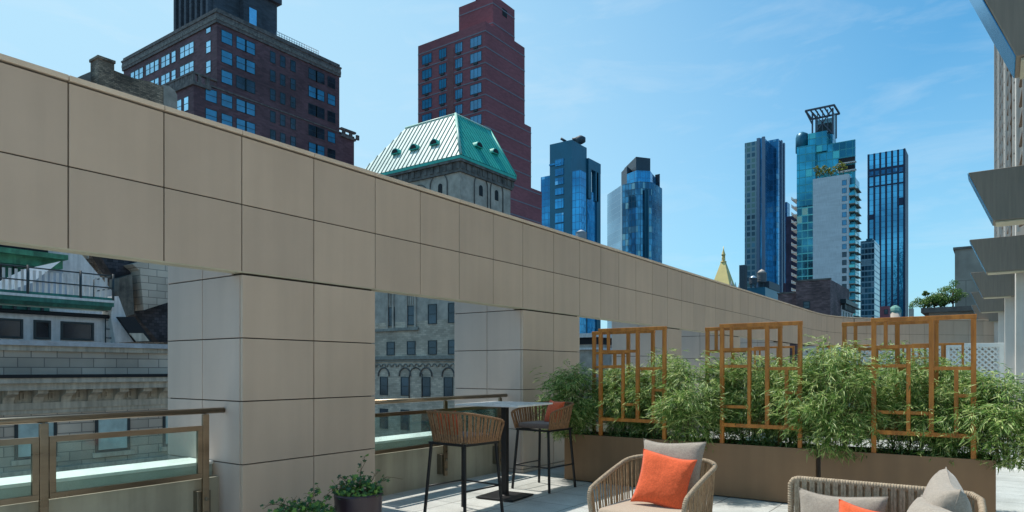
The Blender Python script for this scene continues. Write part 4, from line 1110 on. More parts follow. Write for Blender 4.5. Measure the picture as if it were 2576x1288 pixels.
r = thing('office_block', 'very dark purple brick slab left of the aqua glass tower', 'building', (x0, y0, GZ)); m = MB(); m.box(xl, x0, y0, yr, GZ, zt); m.build('wall', brick('purple_brick', (.05,.035,.07), (.04,.03,.05), 3, 3.3, var=.3), r)
m = MB(); m.box(xl-2, xl+22, y0+3, y0+10, GZ, zt-32); m.build('lower_wall', brick('purple_brick_pale', (.12,.08,.12), (.05,.04,.06), 3, 3.3, var=.3), r)

# --- aqua glass tower with white slab
M['aqua'] = curtain('aqua_curtain', (.05,.34,.45), fh=3.1, bw=2.4, line=(.05,.3,.33), lw=.08, lh=.1, var=.22, blind=.06, blindcol=(.12,.5,.48), big=.04)
M['aqualow'] = curtain('aqua_low_curtain', (.04,.2,.27), fh=3.1, bw=2.2, line=(.12,.5,.5), lw=.1, lh=.14, var=.45, blind=.07, blindcol=(.3,.38,.3), big=.04)
M['whitewall'] = pm('board_marked_wall', (.62,.64,.66), rough=.9, var=.12, scale=.15, stretch=(1,1,6), streak=.25)
D = 270
cx0, cy0, cxl, cyr, czt = dims(2149, D, 2005, 2160, 352)
# front plane from the white slab
xs0, ys0, xsl, ysr, zst = dims(2135, D-6, 2044.9, 2165, 437)
r = thing('glass_tower', 'aqua glass tower with white slab front, balconies and roof garden', 'building', (xs0, ys0, GZ))
m = MB(); m.box(xsl, xs0, ys0, ys0+14, GZ, zst); m.build('white_slab', M['whitewall'], r)
for k in range(20):
    z = zst-2.2-3.1*k; xa = on_y(2124, 0, ys0)[0]; win_y(r, xa-.8, xa+.8, z-2.0, z, ys0, 'winglass' if k < 9 else 'winglass_dark', sash=False, t=.07)
ym = ys0+5
xbl_ = on_y(2005, 0, ym)[0]; zA = on_y(2010, 370, ym)[1]; zB_ = on_y(2120, 352, ym)[1]
xbr = on_y(2149, 0, ym)[0]
m = MB(); m.box(xbl_, xsl, ym, ym+30, GZ, zA); m.build('glass_wall', M['aqualow'], r)
zmid = on_y(2010, 520, ym)[1]
m = MB(); m.box(xbl_-.05, xsl-.1, ym-.3, ym, zmid, zA); m.box(xsl-.1, xbr, ym+2, on_x(2151,0,xbr)[0]+1.5, zst-4, zB_); m.box(xbl_+4, xsl+4, ym+1, ym+20, zA-3, zA+5)
m.build('glass_wall', M['aqua'], r)
xq = on_y(2043.7,0,ym+6)[0]; xq2 = on_y(2095,0,ym+6)[0]; zq = on_y(2095, 330, ym+6)[1]; yq2 = ym+13
m = MB(); m.box(xq, xq2, ym+6, yq2, zB_-3, zq-1); m.build('glass_penthouse', M['aqua'], r)
zf0, zf1 = zq-1, on_y(2095, 272, ym+6)[1]
m = MB(); B = .28
for (a, b) in ((xq, ym+6), (xq2, ym+6), (xq2, yq2), (xq, yq2)): m.box(a-B, a+B, b-B, b+B, zf0, zf1)
m.bar((xq,ym+6,zf0),(xq2,ym+6,zf1),.4,.4); m.bar((xq2,ym+6,zf0),(xq,ym+6,zf1),.4,.4)
for q in (.25,.5,.75): m.box(xq+(xq2-xq)*q-.15, xq+(xq2-xq)*q+.15, ym+6, ym+6.3, zf0, zf1)
ov = 2.2
for yy in (ym+6-ov, yq2+ov): m.box(xq-ov, xq2+ov*.4, yy-B, yy+B, zf1, zf1+.7)
for xx in (xq-ov, xq2+ov*.4): m.box(xx-B, xx+B, ym+6-ov, yq2+ov, zf1+.003, zf1+.697)
for q in range(5): xx = xq-ov+(xq2-xq+ov*1.3)*(q+1)/6; m.box(xx-.2, xx+.2, ym+6-ov, yq2+ov, zf1+.2, zf1+.7)
m.bar((xq-ov,ym+6-ov,zf1+.3),(xq,ym+6,zf1-5),.4,.4)
m.build('roof_frame', pm('roof_steel', (.07,.075,.10), rough=.6), r)
m = MB(); m.box(xq+.3, xq2-.3, yq2-.35, yq2-.3, zf0, zf1-1.5); m.box(xq2-.1, xq2, ym+8.5, yq2-.5, zf0, zf1-1.0); m.build('wind_screen', pm('pale_screen', (.25,.42,.48), rough=.2, metal=.2, var=.3), r)
m = MB(); m.box(xq+1.5, xq2-1, ym+8, yq2-2, zf0, zf0+5.5); m.build('plant_room', M['winframe'], r)
m = MB(); c = on_y(2012+6, 360, ym+8); m.lathe((c[0],ym+8,zA), [(2.6,0),(2.6,6),(2.2,7.5),(.3,8.6)], 18); m.build('water_tank', M['teal'], r)
# balconies right and left
yq = ys0; 
xr1 = xs0+.1; yr1 = on_x(2163, 0, xs0+.1)[0]; xrr = on_y(2150, 0, ys0+3)[0]
xg2 = on_y(2152, 0, ys0+3)[0]; yg2 = on_x(2162, 0, xg2)[0]
m = MB(); m.box(xs0+.02, xg2, ys0+3, yg2, GZ, zst-1); m.build('glass_wall', M['aqualow'], r)
for k in range(24):
    z = zst-5.2-3.1*k
    if k > 21: break
    m = MB(); m.box(xs0+.05, xg2+.2, ys0+.4, ys0+3, z-.3, z, 0); m.box(xg2, xg2+.9, ys0+3.01, yg2-1, z-.25, z-.01, 0)
    m.box(xs0+.05, xg2+.2, ys0+.4, ys0+.5, z, z+1.0, 1)
    m.build('balcony', [pm('balcony_slab', (.28,.27,.22)) if k == 0 else bpy.data.materials['balcony_slab'], M['aqua']], r)
for k in range(18):
    z = zst-6-3.1*k
    m = MB(); m.box(xbl_-1.9, xbl_, ym-1.5, ym+8, z-.3, z); m.box(xbl_-1.9, xbl_-1.8, ym-1.5, ym+8, z, z+1.0); m.build('balcony', M['white'], r)
for k in range(2):
    z = zst+3+3.1*k; xx = xbr; m = MB(); m.box(xx-6, xx+.5, ym+.3, ym+2.2, z-.3, z); m.box(xx-6, xx, ym+1.7, ym+2.1, z, z+2.2, 1); m.build('balcony', [M['white'], M['shadow']], r)

def tree(name, label, base, h, crown, rad, mat, n=900, leaf=.3, seed=1, cat='tree', trunkr=.2, group=None, parent=None, lobes=9):
    """tapered trunk with limbs; crown of leaf sized faces gathered in clumps"""
    r_ = random.Random(seed); base = Vector(base)
    t_ = thing(name, label, cat, base, group=group)
    st = MB(); cc = []
    for i in range(lobes):
        a = r_.uniform(0, 6.28); q = math.sqrt(r_.random())
        c = Vector((math.cos(a)*rad*q*.8, math.sin(a)*rad*q*.8, h-crown*.5+crown*.5*r_.uniform(-.8,.85)*(1-.5*q*q)))
        cc.append(c)
        b = Vector((0,0,max(h*.15, (h-crown)*r_.uniform(.6,1)))); md = b.lerp(c,.5)+Vector((0,0,-.03*h))
        st.tube([b, md, c], [trunkr*.45, trunkr*.3, trunkr*.08], 5)
    st.tube([(0,0,0),(.02*h,0,(h-crown)*.6),(0,.02*h,h*.7)], [trunkr, trunkr*.8, trunkr*.3], 8)
    st.build('trunk', M['bark'], t_, world=False)
    m = MB()
    for i in range(n):
        c = cc[r_.randrange(lobes)]; k = rad*.36
        v = Vector((r_.gauss(0,1), r_.gauss(0,1), r_.gauss(0,1))).normalized()*k*r_.uniform(.5,1.1)
        v.z *= .8
        p = c+v; nr = (v.normalized()+Vector((r_.gauss(0,.6), r_.gauss(0,.6), r_.gauss(0,.6)+.4))).normalized()
        tx = nr.cross(Vector((r_.gauss(0,1), r_.gauss(0,1), r_.gauss(0,1)))).normalized(); ty = nr.cross(tx)
        s_ = leaf*r_.uniform(.5,1.2)
        m.add([p-tx*s_, p+ty*s_*.5, p+tx*s_, p-ty*s_*.5], [(0,1,2,3)])
    m.build('crown', mat, t_, world=False)
    return t_
for i, (u, hh) in enumerate(((2053,7.5),(2062,5.5),(2072,6.5),(2083,5.5),(2092,4.5),(2103,6.5),(2112,7.5),(2121,6))):
    x_, z_ = on_y(u, 440, ys0+2.2)
    tree('rooftop_tree', ['golden shrub at the left end of the aqua tower roof garden','second golden shrub from the left on the aqua tower','third golden shrub from the left on the aqua tower','middle left golden shrub on the aqua tower','low golden shrub at the middle of the aqua tower garden','golden shrub right of the middle on the aqua tower','tall golden shrub near the balconies of the aqua tower','golden shrub at the right end of the aqua tower roof garden'][i],
         (x_, ys0+2.2, zst), hh*.85, hh*.6, 1.5, M['leaf_yellow'], 260, .28, 20+i, 'shrub', .08, 'golden shrubs on the aqua tower roof garden')

# --- finned dark tower
D = 420
x0, y0, xl, yr, zt = dims(2277.7, D, 2182.4, 2285, 373.5)
M['finglass'] = curtain('fin_curtain', (.16,.50,.70), fh=3.6, bw=30, line=(.04,.12,.2), lw=.0, lh=.05, var=.05, blind=0, big=.02, metal=.85)
M['darkfin'] = pm('dark_fin', (.02,.035,.075), rough=.5, metal=.3, var=.15, scale=.1)
r = thing('glass_tower', 'dark finned glass tower, rightmost of the skyline', 'building', (x0, y0, GZ))
m = MB(); m.box(xl, x0-.5, y0, yr-.5, GZ, zt-.05); m.build('glass_wall', M['finglass'], r)
m = MB(); m.box(x0-.5, x0, y0-1, yr, GZ, zt); m.build('side_wall', M['darkfin'], r)
m = MB(); W = x0-xl
for k in range(7):
    q = xl+(W-1.2)*k/6; m.box(q-.0, q+1.1, y0-.35, y0-.02, GZ, zt)
m.build('fin', M['darkfin'], r)
m = MB(); fh_ = lambda v: on_y(2230, v, y0)[1]
for (v0_, v1_) in ((420,426),(437,440),(463,467)): m.box(xl, x0-.5, y0-.3, y0-.02, fh_(v1_), fh_(v0_))
m.box(xl, x0-.5, y0-.2, y0-.02, fh_(437), fh_(426), 1)
q = lambda i: xl+(W-1.2)*i/6
m.build('spandrel', [M['darkfin'], M['slabglass']], r)
m = MB()
m.box(q(5), q(6), y0-.8, y0-.02, fh_(520), fh_(502)); m.build('dark_panel', M['darkfin'], r)
m = MB(); m.box(q(0), q(1), y0-.8, y0-.02, fh_(548), fh_(536))
m.build('dark_panel', M['darkfin'], r)

# --- smaller glass block
x0, y0, xl, yr, zt = dims(2199.6, 300, 2164.4, 2213, 603.8)
M['bandglass'] = curtain('band_curtain', (.06,.16,.22), fh=2.48, bw=1.3, line=(.3,.42,.48), lw=.1, lh=.24, var=.5, metal=.5, blind=.1, big=.05)
r = thing('office_block', 'small banded glass block in front of the finned tower', 'building', (x0, y0, GZ))
m = MB(); m.box(xl, x0, y0, yr, GZ, zt); m.build('curtain_wall', M['bandglass'], r)
m = MB(); m.box(xl+2, x0-1, y0+2, yr-2, zt, zt+1.2); m.build('parapet', M['teal'], r)

# --- old brick blocks on the skyline
M['oldbrick'] = brick('old_brick', (.17,.10,.10), (.12,.09,.09), .5, .16, var=.35, blotch=.45, nscale=.5)
y_ = at(2050, 0, 90).y
r = thing('brick_building', 'old brown brick building with one small window below the aqua tower', 'building', (at(2040,0,90).x, y_, GZ))
m = MB(); xa, za = on_y(2002, 709, y_); xb, _ = on_y(2088.5, 707, y_); m.box(xa, xb, y_, y_+14, GZ, za); m.build('wall', M['oldbrick'], r)
m = MB(); xc_, zc_ = on_y(1957, 740, y_+.5); m.box(xc_, xa, y_+.5, y_+14, GZ, zc_); m.build('side_wall', M['oldbrick'], r)
m = MB(); m.box(xa-.1, xb+.1, y_-.1, y_+.3, za, za+.2); m.box(xc_-.1, xa, y_+.4, y_+.8, zc_, zc_+.2); m.build('coping', M['stonedark'], r)
a, z = on_y(2029, 758, y_); win_y(r, a-.85*.5, a+.85*.5, z-1.0, z, y_, 'winglass_dark')
x0, y0, xl, yr, zt = dims(2118, 95, 2088.5, 2147, 753)
r = thing('brick_building', 'small pale building with dark bracketed cornice beside the brown brick one', 'building', (x0, y0, GZ))
m = MB(); m.box(xl, x0, y0, yr, GZ, zt-.8); m.build('wall', M['white'], r)
m = MB(); m.box(xl-.2, x0+.6, y0-.5, yr, zt-.6, zt)
for k in range(9): q = y0+(yr-y0)*k/9; m.box(x0, x0+.4, q, q+.4, zt-1.4, zt-.6)
m.build('cornice', M['winframe'], r)
for k in range(4):
    q = y0+(yr-y0)*(k+.5)/4.4; win_x(r, q-.4, q+.4, zt-3, zt-1.6, x0, 'winglass_dark')
x0, y0, xl, yr, zt = dims(1873, 330, 1859.5, 1880, 666)
r = thing('office_block', 'plain slate blue block left of the slim twin tower', 'building', (x0, y0, GZ)); m = MB(); m.box(xl, x0, y0, yr, GZ, zt); m.build('wall', M['mech'], r)
x0, y0, xl, yr, zt = dims(1925, 112, 1880, 1957, 722)
r = thing('office_block', 'low dark teal rooftop block carrying two water tanks', 'building', (x0, y0, GZ))
m = MB(); m.box(xl, x0, y0, yr, GZ, zt); m.build('wall', M['teal'], r)
m = MB(); m.box(x0-1.5, x0+.1, y0+2, y0+9, zt, zt+1.2); m.build('plant_room', M['mech'], r)
def water_tank(u, vt_, vb_, w_, d_, mat, lab, legs=2.2):
    b = at(u, vb_, d_); tp = at(u, vt_, d_).z; hh = tp-b.z; rr2 = w_/2*d_/F
    t_ = thing('water_tank', lab, 'water tank', b, group='rooftop water tanks')
    lg = min(legs, hh*.3)
    m = MB(); m.lathe((0,0,lg), [(rr2,0),(rr2,(hh-lg)*.66)], 20, smooth=False)
    for k in range(4): m.lathe((0,0,lg+(hh-lg)*.14*(k+.5)), [(rr2*1.02,0),(rr2*1.02,.05)], 20)
    m.build('tank', mat[0], t_, world=False)
    m = MB(); m.lathe((0,0,lg+(hh-lg)*.66), [(rr2*1.08,0),(rr2*.6,(hh-lg)*.2),(.02,(hh-lg)*.34)], 20); m.build('roof', mat[1], t_, world=False)
    for k in range(4):
        a_ = math.pi/4+k*math.pi/2; m = MB(); m.box(rr2*.7*math.cos(a_)-.06, rr2*.7*math.cos(a_)+.06, rr2*.7*math.sin(a_)-.06, rr2*.7*math.sin(a_)+.06, 0, lg); m.build('leg', M['mech'], t_, world=False)
water_tank(1916, 677, 724, 23, 113.5, (pm('tank_wood', (.12,.13,.14), streak=.4), pm('tank_roof', (.45,.38,.33))), 'wooden water tank with conical pale roof on the teal block')
water_tank(1894.5, 693, 724, 20, 112.8, (M['mech'], pm('tank_metal', (.55,.6,.65), rough=.3, metal=.6)), 'squat metal topped water tank beside the wooden one')
water_tank(1462, 578, 612, 27, 62, (pm('tank_grey', (.3,.33,.36)), pm('tank_grey_roof', (.38,.42,.46))), 'grey domed water tank just above the panel wall')

# --- gold pyramid tower
M['gold'] = pm('gold_tiles', (.72,.56,.23), rough=.55, metal=.35, var=.1, scale=.2, spec=.5)
D = 300; c = at(1820, 711.5, D)
r = thing('gold_pyramid_tower', 'distant tower with gold pyramid roof and lantern', 'building', (c.x, c.y, GZ))
hw = 4.6; zb_ = c.z-4; za = at(1818, 660, D).z
m = MB(); tp = .9
m.add([(-hw,-hw,zb_),(hw,-hw,zb_),(hw,hw,zb_),(-hw,hw,zb_),(-tp,-tp,za),(tp,-tp,za),(tp,tp,za),(-tp,tp,za)], [(0,1,5,4),(1,2,6,5),(2,3,7,6),(3,0,4,7),(4,5,6,7)])
for p in m.v: pass
m.v = [(p[0]+c.x, p[1]+c.y, p[2]) for p in m.v]; m.build('pyramid_roof', M['gold'], r)
m = MB(); zl = za
for k in range(8): a = k*math.pi/4; m.tube([(c.x+.75*math.cos(a), c.y+.75*math.sin(a), za),(c.x+.6*math.cos(a), c.y+.6*math.sin(a), za+3)], .12, 5)
m.lathe((c.x,c.y,za), [(1.3,0),(1.3,.4),(.5,.5),(.5,3),(.95,3.1),(.8,3.6),(.25,5.4),(.1,7)], 12); m.build('lantern', M['gold'], r)
m = MB(); m.box(c.x-5.6, c.x+5.6, c.y-5.6, c.y+5.6, GZ, zb_)
for a in (-1,0,1):
    for b in (-1,1):
        m.lathe((c.x+a*5.2, c.y+b*5.2, zb_), [(.7,0),(.5,2),(.05,4)], 6); m.lathe((c.x+b*5.2, c.y+a*5.2, zb_), [(.7,0),(.5,2),(.05,4)], 6)
m.build('wall', M['whitewall'], r)

# --- bits at the right of the skyline
x0, y0, xl, yr, zt = dims(2236, 120, 2213, 2240, 770)
r = thing('brick_building', 'tiny dark red brick block at the foot of the finned tower', 'building', (x0, y0, GZ)); m = MB(); m.box(xl, x0, y0, yr, GZ, zt); m.build('wall', M['redbrick'], r)
a, z = on_y(2229, 778, y0); win_y(r, a-.3, a+.3, z-.9, z, y0, 'winglass_dark')
c = at(2252, 785, 130); r = thing('copper_dome', 'small green copper dome at the foot of the finned tower', 'dome', (c.x, c.y, GZ))
m = MB(); m.lathe((c.x,c.y,c.z), [(1.05,-.2),(1.1,.2),(.9,.75),(.5,1.15),(.1,1.3)], 8, smooth=False); m.build('roof', pm('dusty_copper', (.16,.34,.28), rough=.8, var=.4, scale=2), r); m = MB(); m.lathe((c.x,c.y,GZ), [(1.0,0),(1.0,c.z-GZ-.1)], 16); m.build('wall', M['stone'], r)
x0, y0, xl, yr, zt = dims(2296, 200, 2286, 2299, 776)
r = thing('office_block', 'small grey block with pointed roof right of the finned tower', 'building', (x0, y0, GZ)); m = MB(); m.box(xl, x0, y0, yr, GZ, zt); m.build('wall', M['stone'], r)
m = MB(); m.add([(xl,y0,zt),(x0,y0,zt),(x0,yr,zt),(xl,yr,zt),((xl+x0)/2-.3,(y0+yr)/2,zt+1.8)], [(0,1,4),(1,2,4),(2,3,4),(3,0,4)]); m.build('roof', M['copper_dull'], r)

# --- concrete building and roof garden beyond the terrace end
yc_ = 56.0
r = thing('concrete_building', 'blank grey concrete building behind the canopies', 'building', (on_y(2430,0,yc_)[0], yc_, GZ))
M['concrete'] = brick('grey_concrete', (.37,.33,.28), (.24,.22,.19), 40, 2.2, var=.04, blotch=.25, nscale=.8, mort=.03)
xa, za = on_y(2402, 628, yc_); m = MB(); m.box(xa, xa+12, yc_, yc_+14, GZ, za); m.build('wall', M['concrete'], r)
m = MB(); m.box(xa-.1, xa+12, yc_-.1, yc_+14, za, za+.15); m.build('coping', M['stonedark'], r)
yl = 50.0
xl_, zl_ = on_y(2318, 776, yl); xr_, _ = on_y(2415, 776, yl)
r = thing('roof_terrace', 'dark ledge of a roof garden beyond the curved wall', 'building', ((xl_+xr_)/2, yl, GZ))
m = MB(); m.box(xl_+.4, xr_+5, yl, yl+4, GZ, zl_-.3); m.build('wall', M['concrete'], r); m = MB(); m.box(xl_, xr_+5, yl-.4, yl+4, zl_-.3, zl_); m.build('ledge', M['stonedark'], r)
for i, (u, v, hh, rd, lb) in enumerate(((2325,776,.85,.8,'low spreading shrub at the left end of the roof garden'),(2333,776,1.25,.28,'small conical bush on the roof garden'),(2350,776,.9,.9,'rounded green shrub in the middle of the roof garden'),(2365,776,1.15,.5,'taller green shrub on the roof garden left of the tree'),(2375,776,1.05,.8,'green bush on the roof garden beside the tree'),(2396,776,1.75,.8,'dark tree against the blank concrete building'))):
    x_, z_ = on_y(u, v, yl+.8); tree('roof_tree' if hh > 1.5 else 'roof_shrub', lb, (x_, yl+.8, zl_), hh, hh*.85, rd, M['leaf_far'], 1500, .055, 50+i, 'tree' if hh > 1.5 else 'shrub', .06)

# --- neighbour across the street seen through the near opening
XN = -34.0
M['greyblock'] = brick('grey_block', (.55,.47,.38), (.24,.21,.18), 1.0, .42, var=.14, blotch=.3, nscale=.3, mort=.02, bump=.5)
M['limestone'] = pm('limestone', (.54,.49,.40), rough=.85, var=.2, scale=1.0, streak=.45)
r = thing('stone_building', 'grey stone building with bracketed cornice and green mansard trim across the street', 'building', (XN, 10, GZ))
zn = lambda v, x=XN, u=200: on_x(u, v, x)[1]
YA, YZ = -8.0, 18.5
z_cop, z_par, z_cor, z_br, z_band = zn(860), zn(941.5), zn(978), zn(1009), zn(1036)
m = MB(); m.box(XN-1, XN, YA, YZ, z_par, z_cop-.45); m.build('parapet', M['greyblock'], r)
m = MB(); m.box(XN-1.3, XN+.1, YA, YZ+.1, z_cop-.45, z_cop-.22); m.build('parapet_band', M['limestone'], r)
m = MB(); m.box(XN-1.4, XN+.22, YA, YZ+.1, z_cop-.22, z_cop); m.build('parapet_coping', pm('zinc', (.42,.48,.54), rough=.4, metal=.4), r)
m = MB(); m.box(XN-1, XN+1.0, YA, YZ, z_par-.14, z_par); m.build('gutter', M['shadow'], r)
m = MB(); m.box(XN-1, XN+.95, YA, YZ, z_cor+.3, z_par-.14); m.box(XN-1, XN+.8, YA, YZ, z_cor, z_cor+.3); m.box(XN-1, XN+.12, YA, YZ, z_band+.2, z_br); m.box(XN-1, XN+.05, YA, YZ, z_band, z_band+.2)
m.build('cornice', M['limestone'], r)
m = MB(); m.box(XN-1, XN-.02, YA, YZ, z_br, z_cor); m.build('frieze', M['limestone'], r)
step = (on_x(283,0,XN)[0]-on_x(206,0,XN)[0])/1.0
uref = [18, 93, 163, 230, 296, 355, 407]
for u in uref:
    yy = on_x(u, 0, XN)[0]
    m = MB(); n = 8
    prof = [(0,0),(.10,0),(.14,.12),(.22,.25),(.42,.34),(.62,.40),(.66,.50),(.66,z_cor-z_br),(0,z_cor-z_br)]
    m.prism([(XN+a, yy-.2, z_br+b) for a, b in prof], (0,.4,0)); m.build('bracket', M['limestone'], r)
for a_, b_ in zip(uref[:-1], uref[1:]):
    ya, yb_ = on_x(a_,0,XN)[0]+.45, on_x(b_,0,XN)[0]-.45
    m = MB(); z0_, z1_ = z_br+.12, z_cor-.1
    m.box(XN-.02, XN+.05, ya, yb_, z0_, z0_+.06); m.box(XN-.02, XN+.05, ya, yb_, z1_-.06, z1_); m.box(XN-.02, XN+.049, ya, ya+.06, z0_+.06, z1_-.06); m.box(XN-.02, XN+.049, yb_-.06, yb_, z0_+.06, z1_-.06)
    m.build('frieze_panel', M['limestone'], r)
m = MB(); m.box(XN-12, XN, YA, YZ, GZ, z_band); m.build('wall', M['greyblock'], r)
M['curtained'] = pm('curtained_glass', (.40,.56,.56), rough=.2, metal=.1, var=.35, scale=.8)
zw0, zw1 = zn(1046), zn(1143)
for (ua, ub) in ((36,142),(239,326),(409,470)):
    ya, yb_ = on_x(ua,0,XN)[0], on_x(ub,0,XN)[0]
    win_x(r, ya, yb_, zw1, zw0, XN, 'curtained', sash=False, t=.12)
    m = MB(); m.box(XN, XN+.18, ya-.15, yb_+.15, zw1-.2, zw1); m.build('sill', M['limestone'], r)
    win_x(r, ya, yb_, zw1-4.0, zw0-4.0, XN, 'curtained', sash=False, t=.12)
m = MB(); m.box(XN, XN+.3, YA, YZ, zw1-.75, zw1-.45); m.box(XN, XN+.2, YA, YZ, zw1-.9, zw1-.75); m.build('string_course', M['limestone'], r)
# attic storey set back
XA = XN-3
m = MB(); za_ = on_x(150, 788, XA)[1]; ye_ = on_x(300,0,XA)[0]
m.box(XA-6, XA, YA, ye_, z_cop-2, za_); m.build('attic_wall', M['white'], r)
zw0, zw1 = on_x(150, 808, XA)[1], on_x(150, 855, XA)[1]
for (ua, ub) in ((-30,57),(84,127),(152,235)):
    win_x(r, on_x(ua,0,XA)[0], on_x(ub,0,XA)[0], zw1, zw0, XA, 'winglass_dark', sash=False, t=.1)
m = MB(); yl_ = on_x(262,0,XA)[0]; yl2 = on_x(279,0,XA)[0]
for q in (yl_, yl2): m.tube([(XA+.15,q,z_cop-.3),(XA+.15,q,za_)], .03, 5)
for k in range(6): z = z_cop-.1+k*.45; m.tube([(XA+.15,yl_,z),(XA+.15,yl2,z)], .025, 5)
m.build('ladder', M['winframe'], r)
m = MB(); m.tube([(XA+.25,YA,za_-.05),(XA+.25,ye_-.5,za_-.05),(XA+.25,ye_-.3,za_+.4)], .1, 8); m.build('drain_pipe', M['shadow'], r)
XG = XA+1.0; zg0 = za_+.25; zg1 = on_x(150, 752, XG)[1]; yg = on_x(287,0,XG)[0]
m = MB()
m.prism([(XA-.5,YA,zg0),(XG-.35,YA,zg0),(XG-.15,YA,zg0+.3),(XG-.1,YA,zg0+.6),(XG,YA,zg1-.2),(XG,YA,zg1),(XA-.5,YA,zg1)], (0,yg-YA,0)); m.build('eaves', M['copper_dull'], r)
m = MB(); m.box(XA-.5, XG+.02, YA, yg, zg1, zg1+.12); m.build('eaves_edge', M['white'], r)
# roof railing with balusters
m = MB(); zr1 = zg1+1.35; zr0 = zg1+.75
for z in (zr1, zr0): m.tube([(XG-.1,YA,z),(XG-.1,yg,z),(XG-2.4,yg+.1,z)], .035, 6)
for u in (-60, 72, 205, 287): yy = on_x(u,0,XG)[0]; m.tube([(XG-.1,yy,zg1),(XG-.1,yy,zr1+.1)], .06, 6)
m.tube([(XG-2.4,yg+.1,zg1),(XG-2.4,yg+.1,zr1)], .05, 6); m.build('roof_railing', M['winframe'], r)
m = MB(); k = YA
while k < yg-.3: m.box(XG-.3, XG-.24, k, k+.1, zg1, zr1-.1); k += .24
m.build('balusters', M['white'], r)
XM = XN-7.5
px(r, XM, [(-60,560),(185,560),(205,640),(285,735),(305,800),(-60,800)], .5, M['white'], 'gable_wall')
m = MB(); P = lambda u, v, x: Vector((x, *on_x(u, v, x)))
a, b, c_, d_ = P(153,659,XM+2.6), P(60,676,XM+2.6), P(-40,745,XM+2.6), P(75,700,XM+2.6)
m.prism([P(153,657,XM+2.0), P(62,677,XM+2.0), P(-30,722,XM+2.0), P(-60,760,XM+2.0), P(0,738,XM+2.0), P(80,712,XM+2.0)], (-.1,0,0)); m.build('dormer_roof', pm('zinc_bright', (.85,.86,.87), rough=.5, var=.06), r)
px(r, XM+.9, [(153,660),(5,735),(-40,760),(172,760),(160,690)], .3, pm('blue_grey_boards', (.36,.42,.5), rough=.6, stretch=(1,6,.3), scale=2), 'dormer_wall')
m = MB(); zc1 = on_x(80, 640, XM+1.2)[1]; yy1 = on_x(154,0,XM+1.2)[0]
m.box(XM, XM+1.4, YA, yy1, zc1-.6, zc1-.15); m.box(XM, XM+1.8, YA, yy1+.1, zc1-.15, zc1+.1); m.build('upper_eaves', pm('weathered_copper', (.05,.22,.13), rough=.7, var=.4, scale=2, streak=.4), r)
m = MB(); m.box(XM-.5, XM+.55, YA, yy1-.3, zc1-3.2, zc1-.55); m.build('upper_storey', M['copper_dull'], r)
m = MB()
for k in range(14): q = yy1-.6-k*.62; m.box(XM+.56, XM+.68, q-.12, q, zc1-3.0, zc1-.6)
m.build('mullion', M['winframe'], r)
m = MB(); m.box(XM-4, XM+.9, YA, yy1-.5, zc1+.1, zc1+2.6); m.build('attic_roof', M['shadow'], r)
M['shingle'] = brick('dark_shingle', (.045,.043,.05), (.02,.02,.025), .3, .18, var=.5, blotch=.5, nscale=.8)
px(r, XM-.6, [(180,560),(250,640),(300,720),(330,780),(400,860),(430,860),(430,560)], 1, M['shingle'], 'shingle_roof')
px(r, XM-.2, [(184,565),(197,565),(224,625),(224,650)], .8, M['limestone'], 'roof_kerb')
px(r, XM+.5, [(333,664),(352,680),(362,780),(425,760),(425,640)], 1.5, M['greyblock'], 'chimney_stack')
px(r, XM+.52, [(300,700),(332,690),(338,790),(302,800)], 1.2, pm('stained_concrete', (.14,.125,.1), var=.6, scale=1.5, streak=.6), 'chimney_base')
px(r, XA+.5, [(282,745),(298,745),(340,860),(290,862),(280,800)], 1, M['white'], 'side_wall')
px(r, XA+1.0, [(296,797),(338,797),(384,860),(341,860)], .2, M['shadow'], 'skylight')
px(r, XA+1.05, [(326,838),(360,838),(376,858),(343,859)], .1, M['limestone'], 'skylight_pane')

# rooftop brick chimney above the panel wall at left
XC = -47.0
M['sunbrick'] = brick('weathered_brick', (.33,.225,.15), (.13,.11,.09), .24, .09, var=.5, blotch=.6, nscale=.6, mort=.015)
r = thing('brick_building', 'weathered brown brick parapet with square chimney poking above the wall at upper left', 'building', (XC, 14, 0))
ya, zt_ = on_x(247.5, 146, XC); yb_, _ = on_x(287.6, 0, XC)
m = MB(); xd = on_y(227.6,0,ya)[0]; m.box(xd, XC, ya, yb_, -10, zt_); m.box(xd-.06, XC+.06, ya-.06, yb_+.06, zt_, zt_+.18); m.build('chimney', M['sunbrick'], r)
px(r, XC-.2, [(285,176),(335,196),(380,206),(412,218),(425,226),(440,238),(444,300),(285,300)], 1.0, M['sunbrick'], 'parapet')
px(r, XC-.1, [(412,214),(425,216),(440,228),(446,240),(446,300),(412,300)], 1.3, pm('pale_end_stone', (.34,.28,.23), var=.3, scale=2), 'end_pier')
px(r, XC-.4, [(200,192),(228,180),(228,300),(190,300)], 1, M['stonedark'], 'lower_roof')
m = MB(); y2a = on_x(180,0,XC)[0]; y2b = on_x(444,0,XC)[0]; m.box(XC-9, XC-.5, y2a, y2b, GZ, on_x(300,330,XC)[1]); m.build('wall', M['sunbrick'], r)

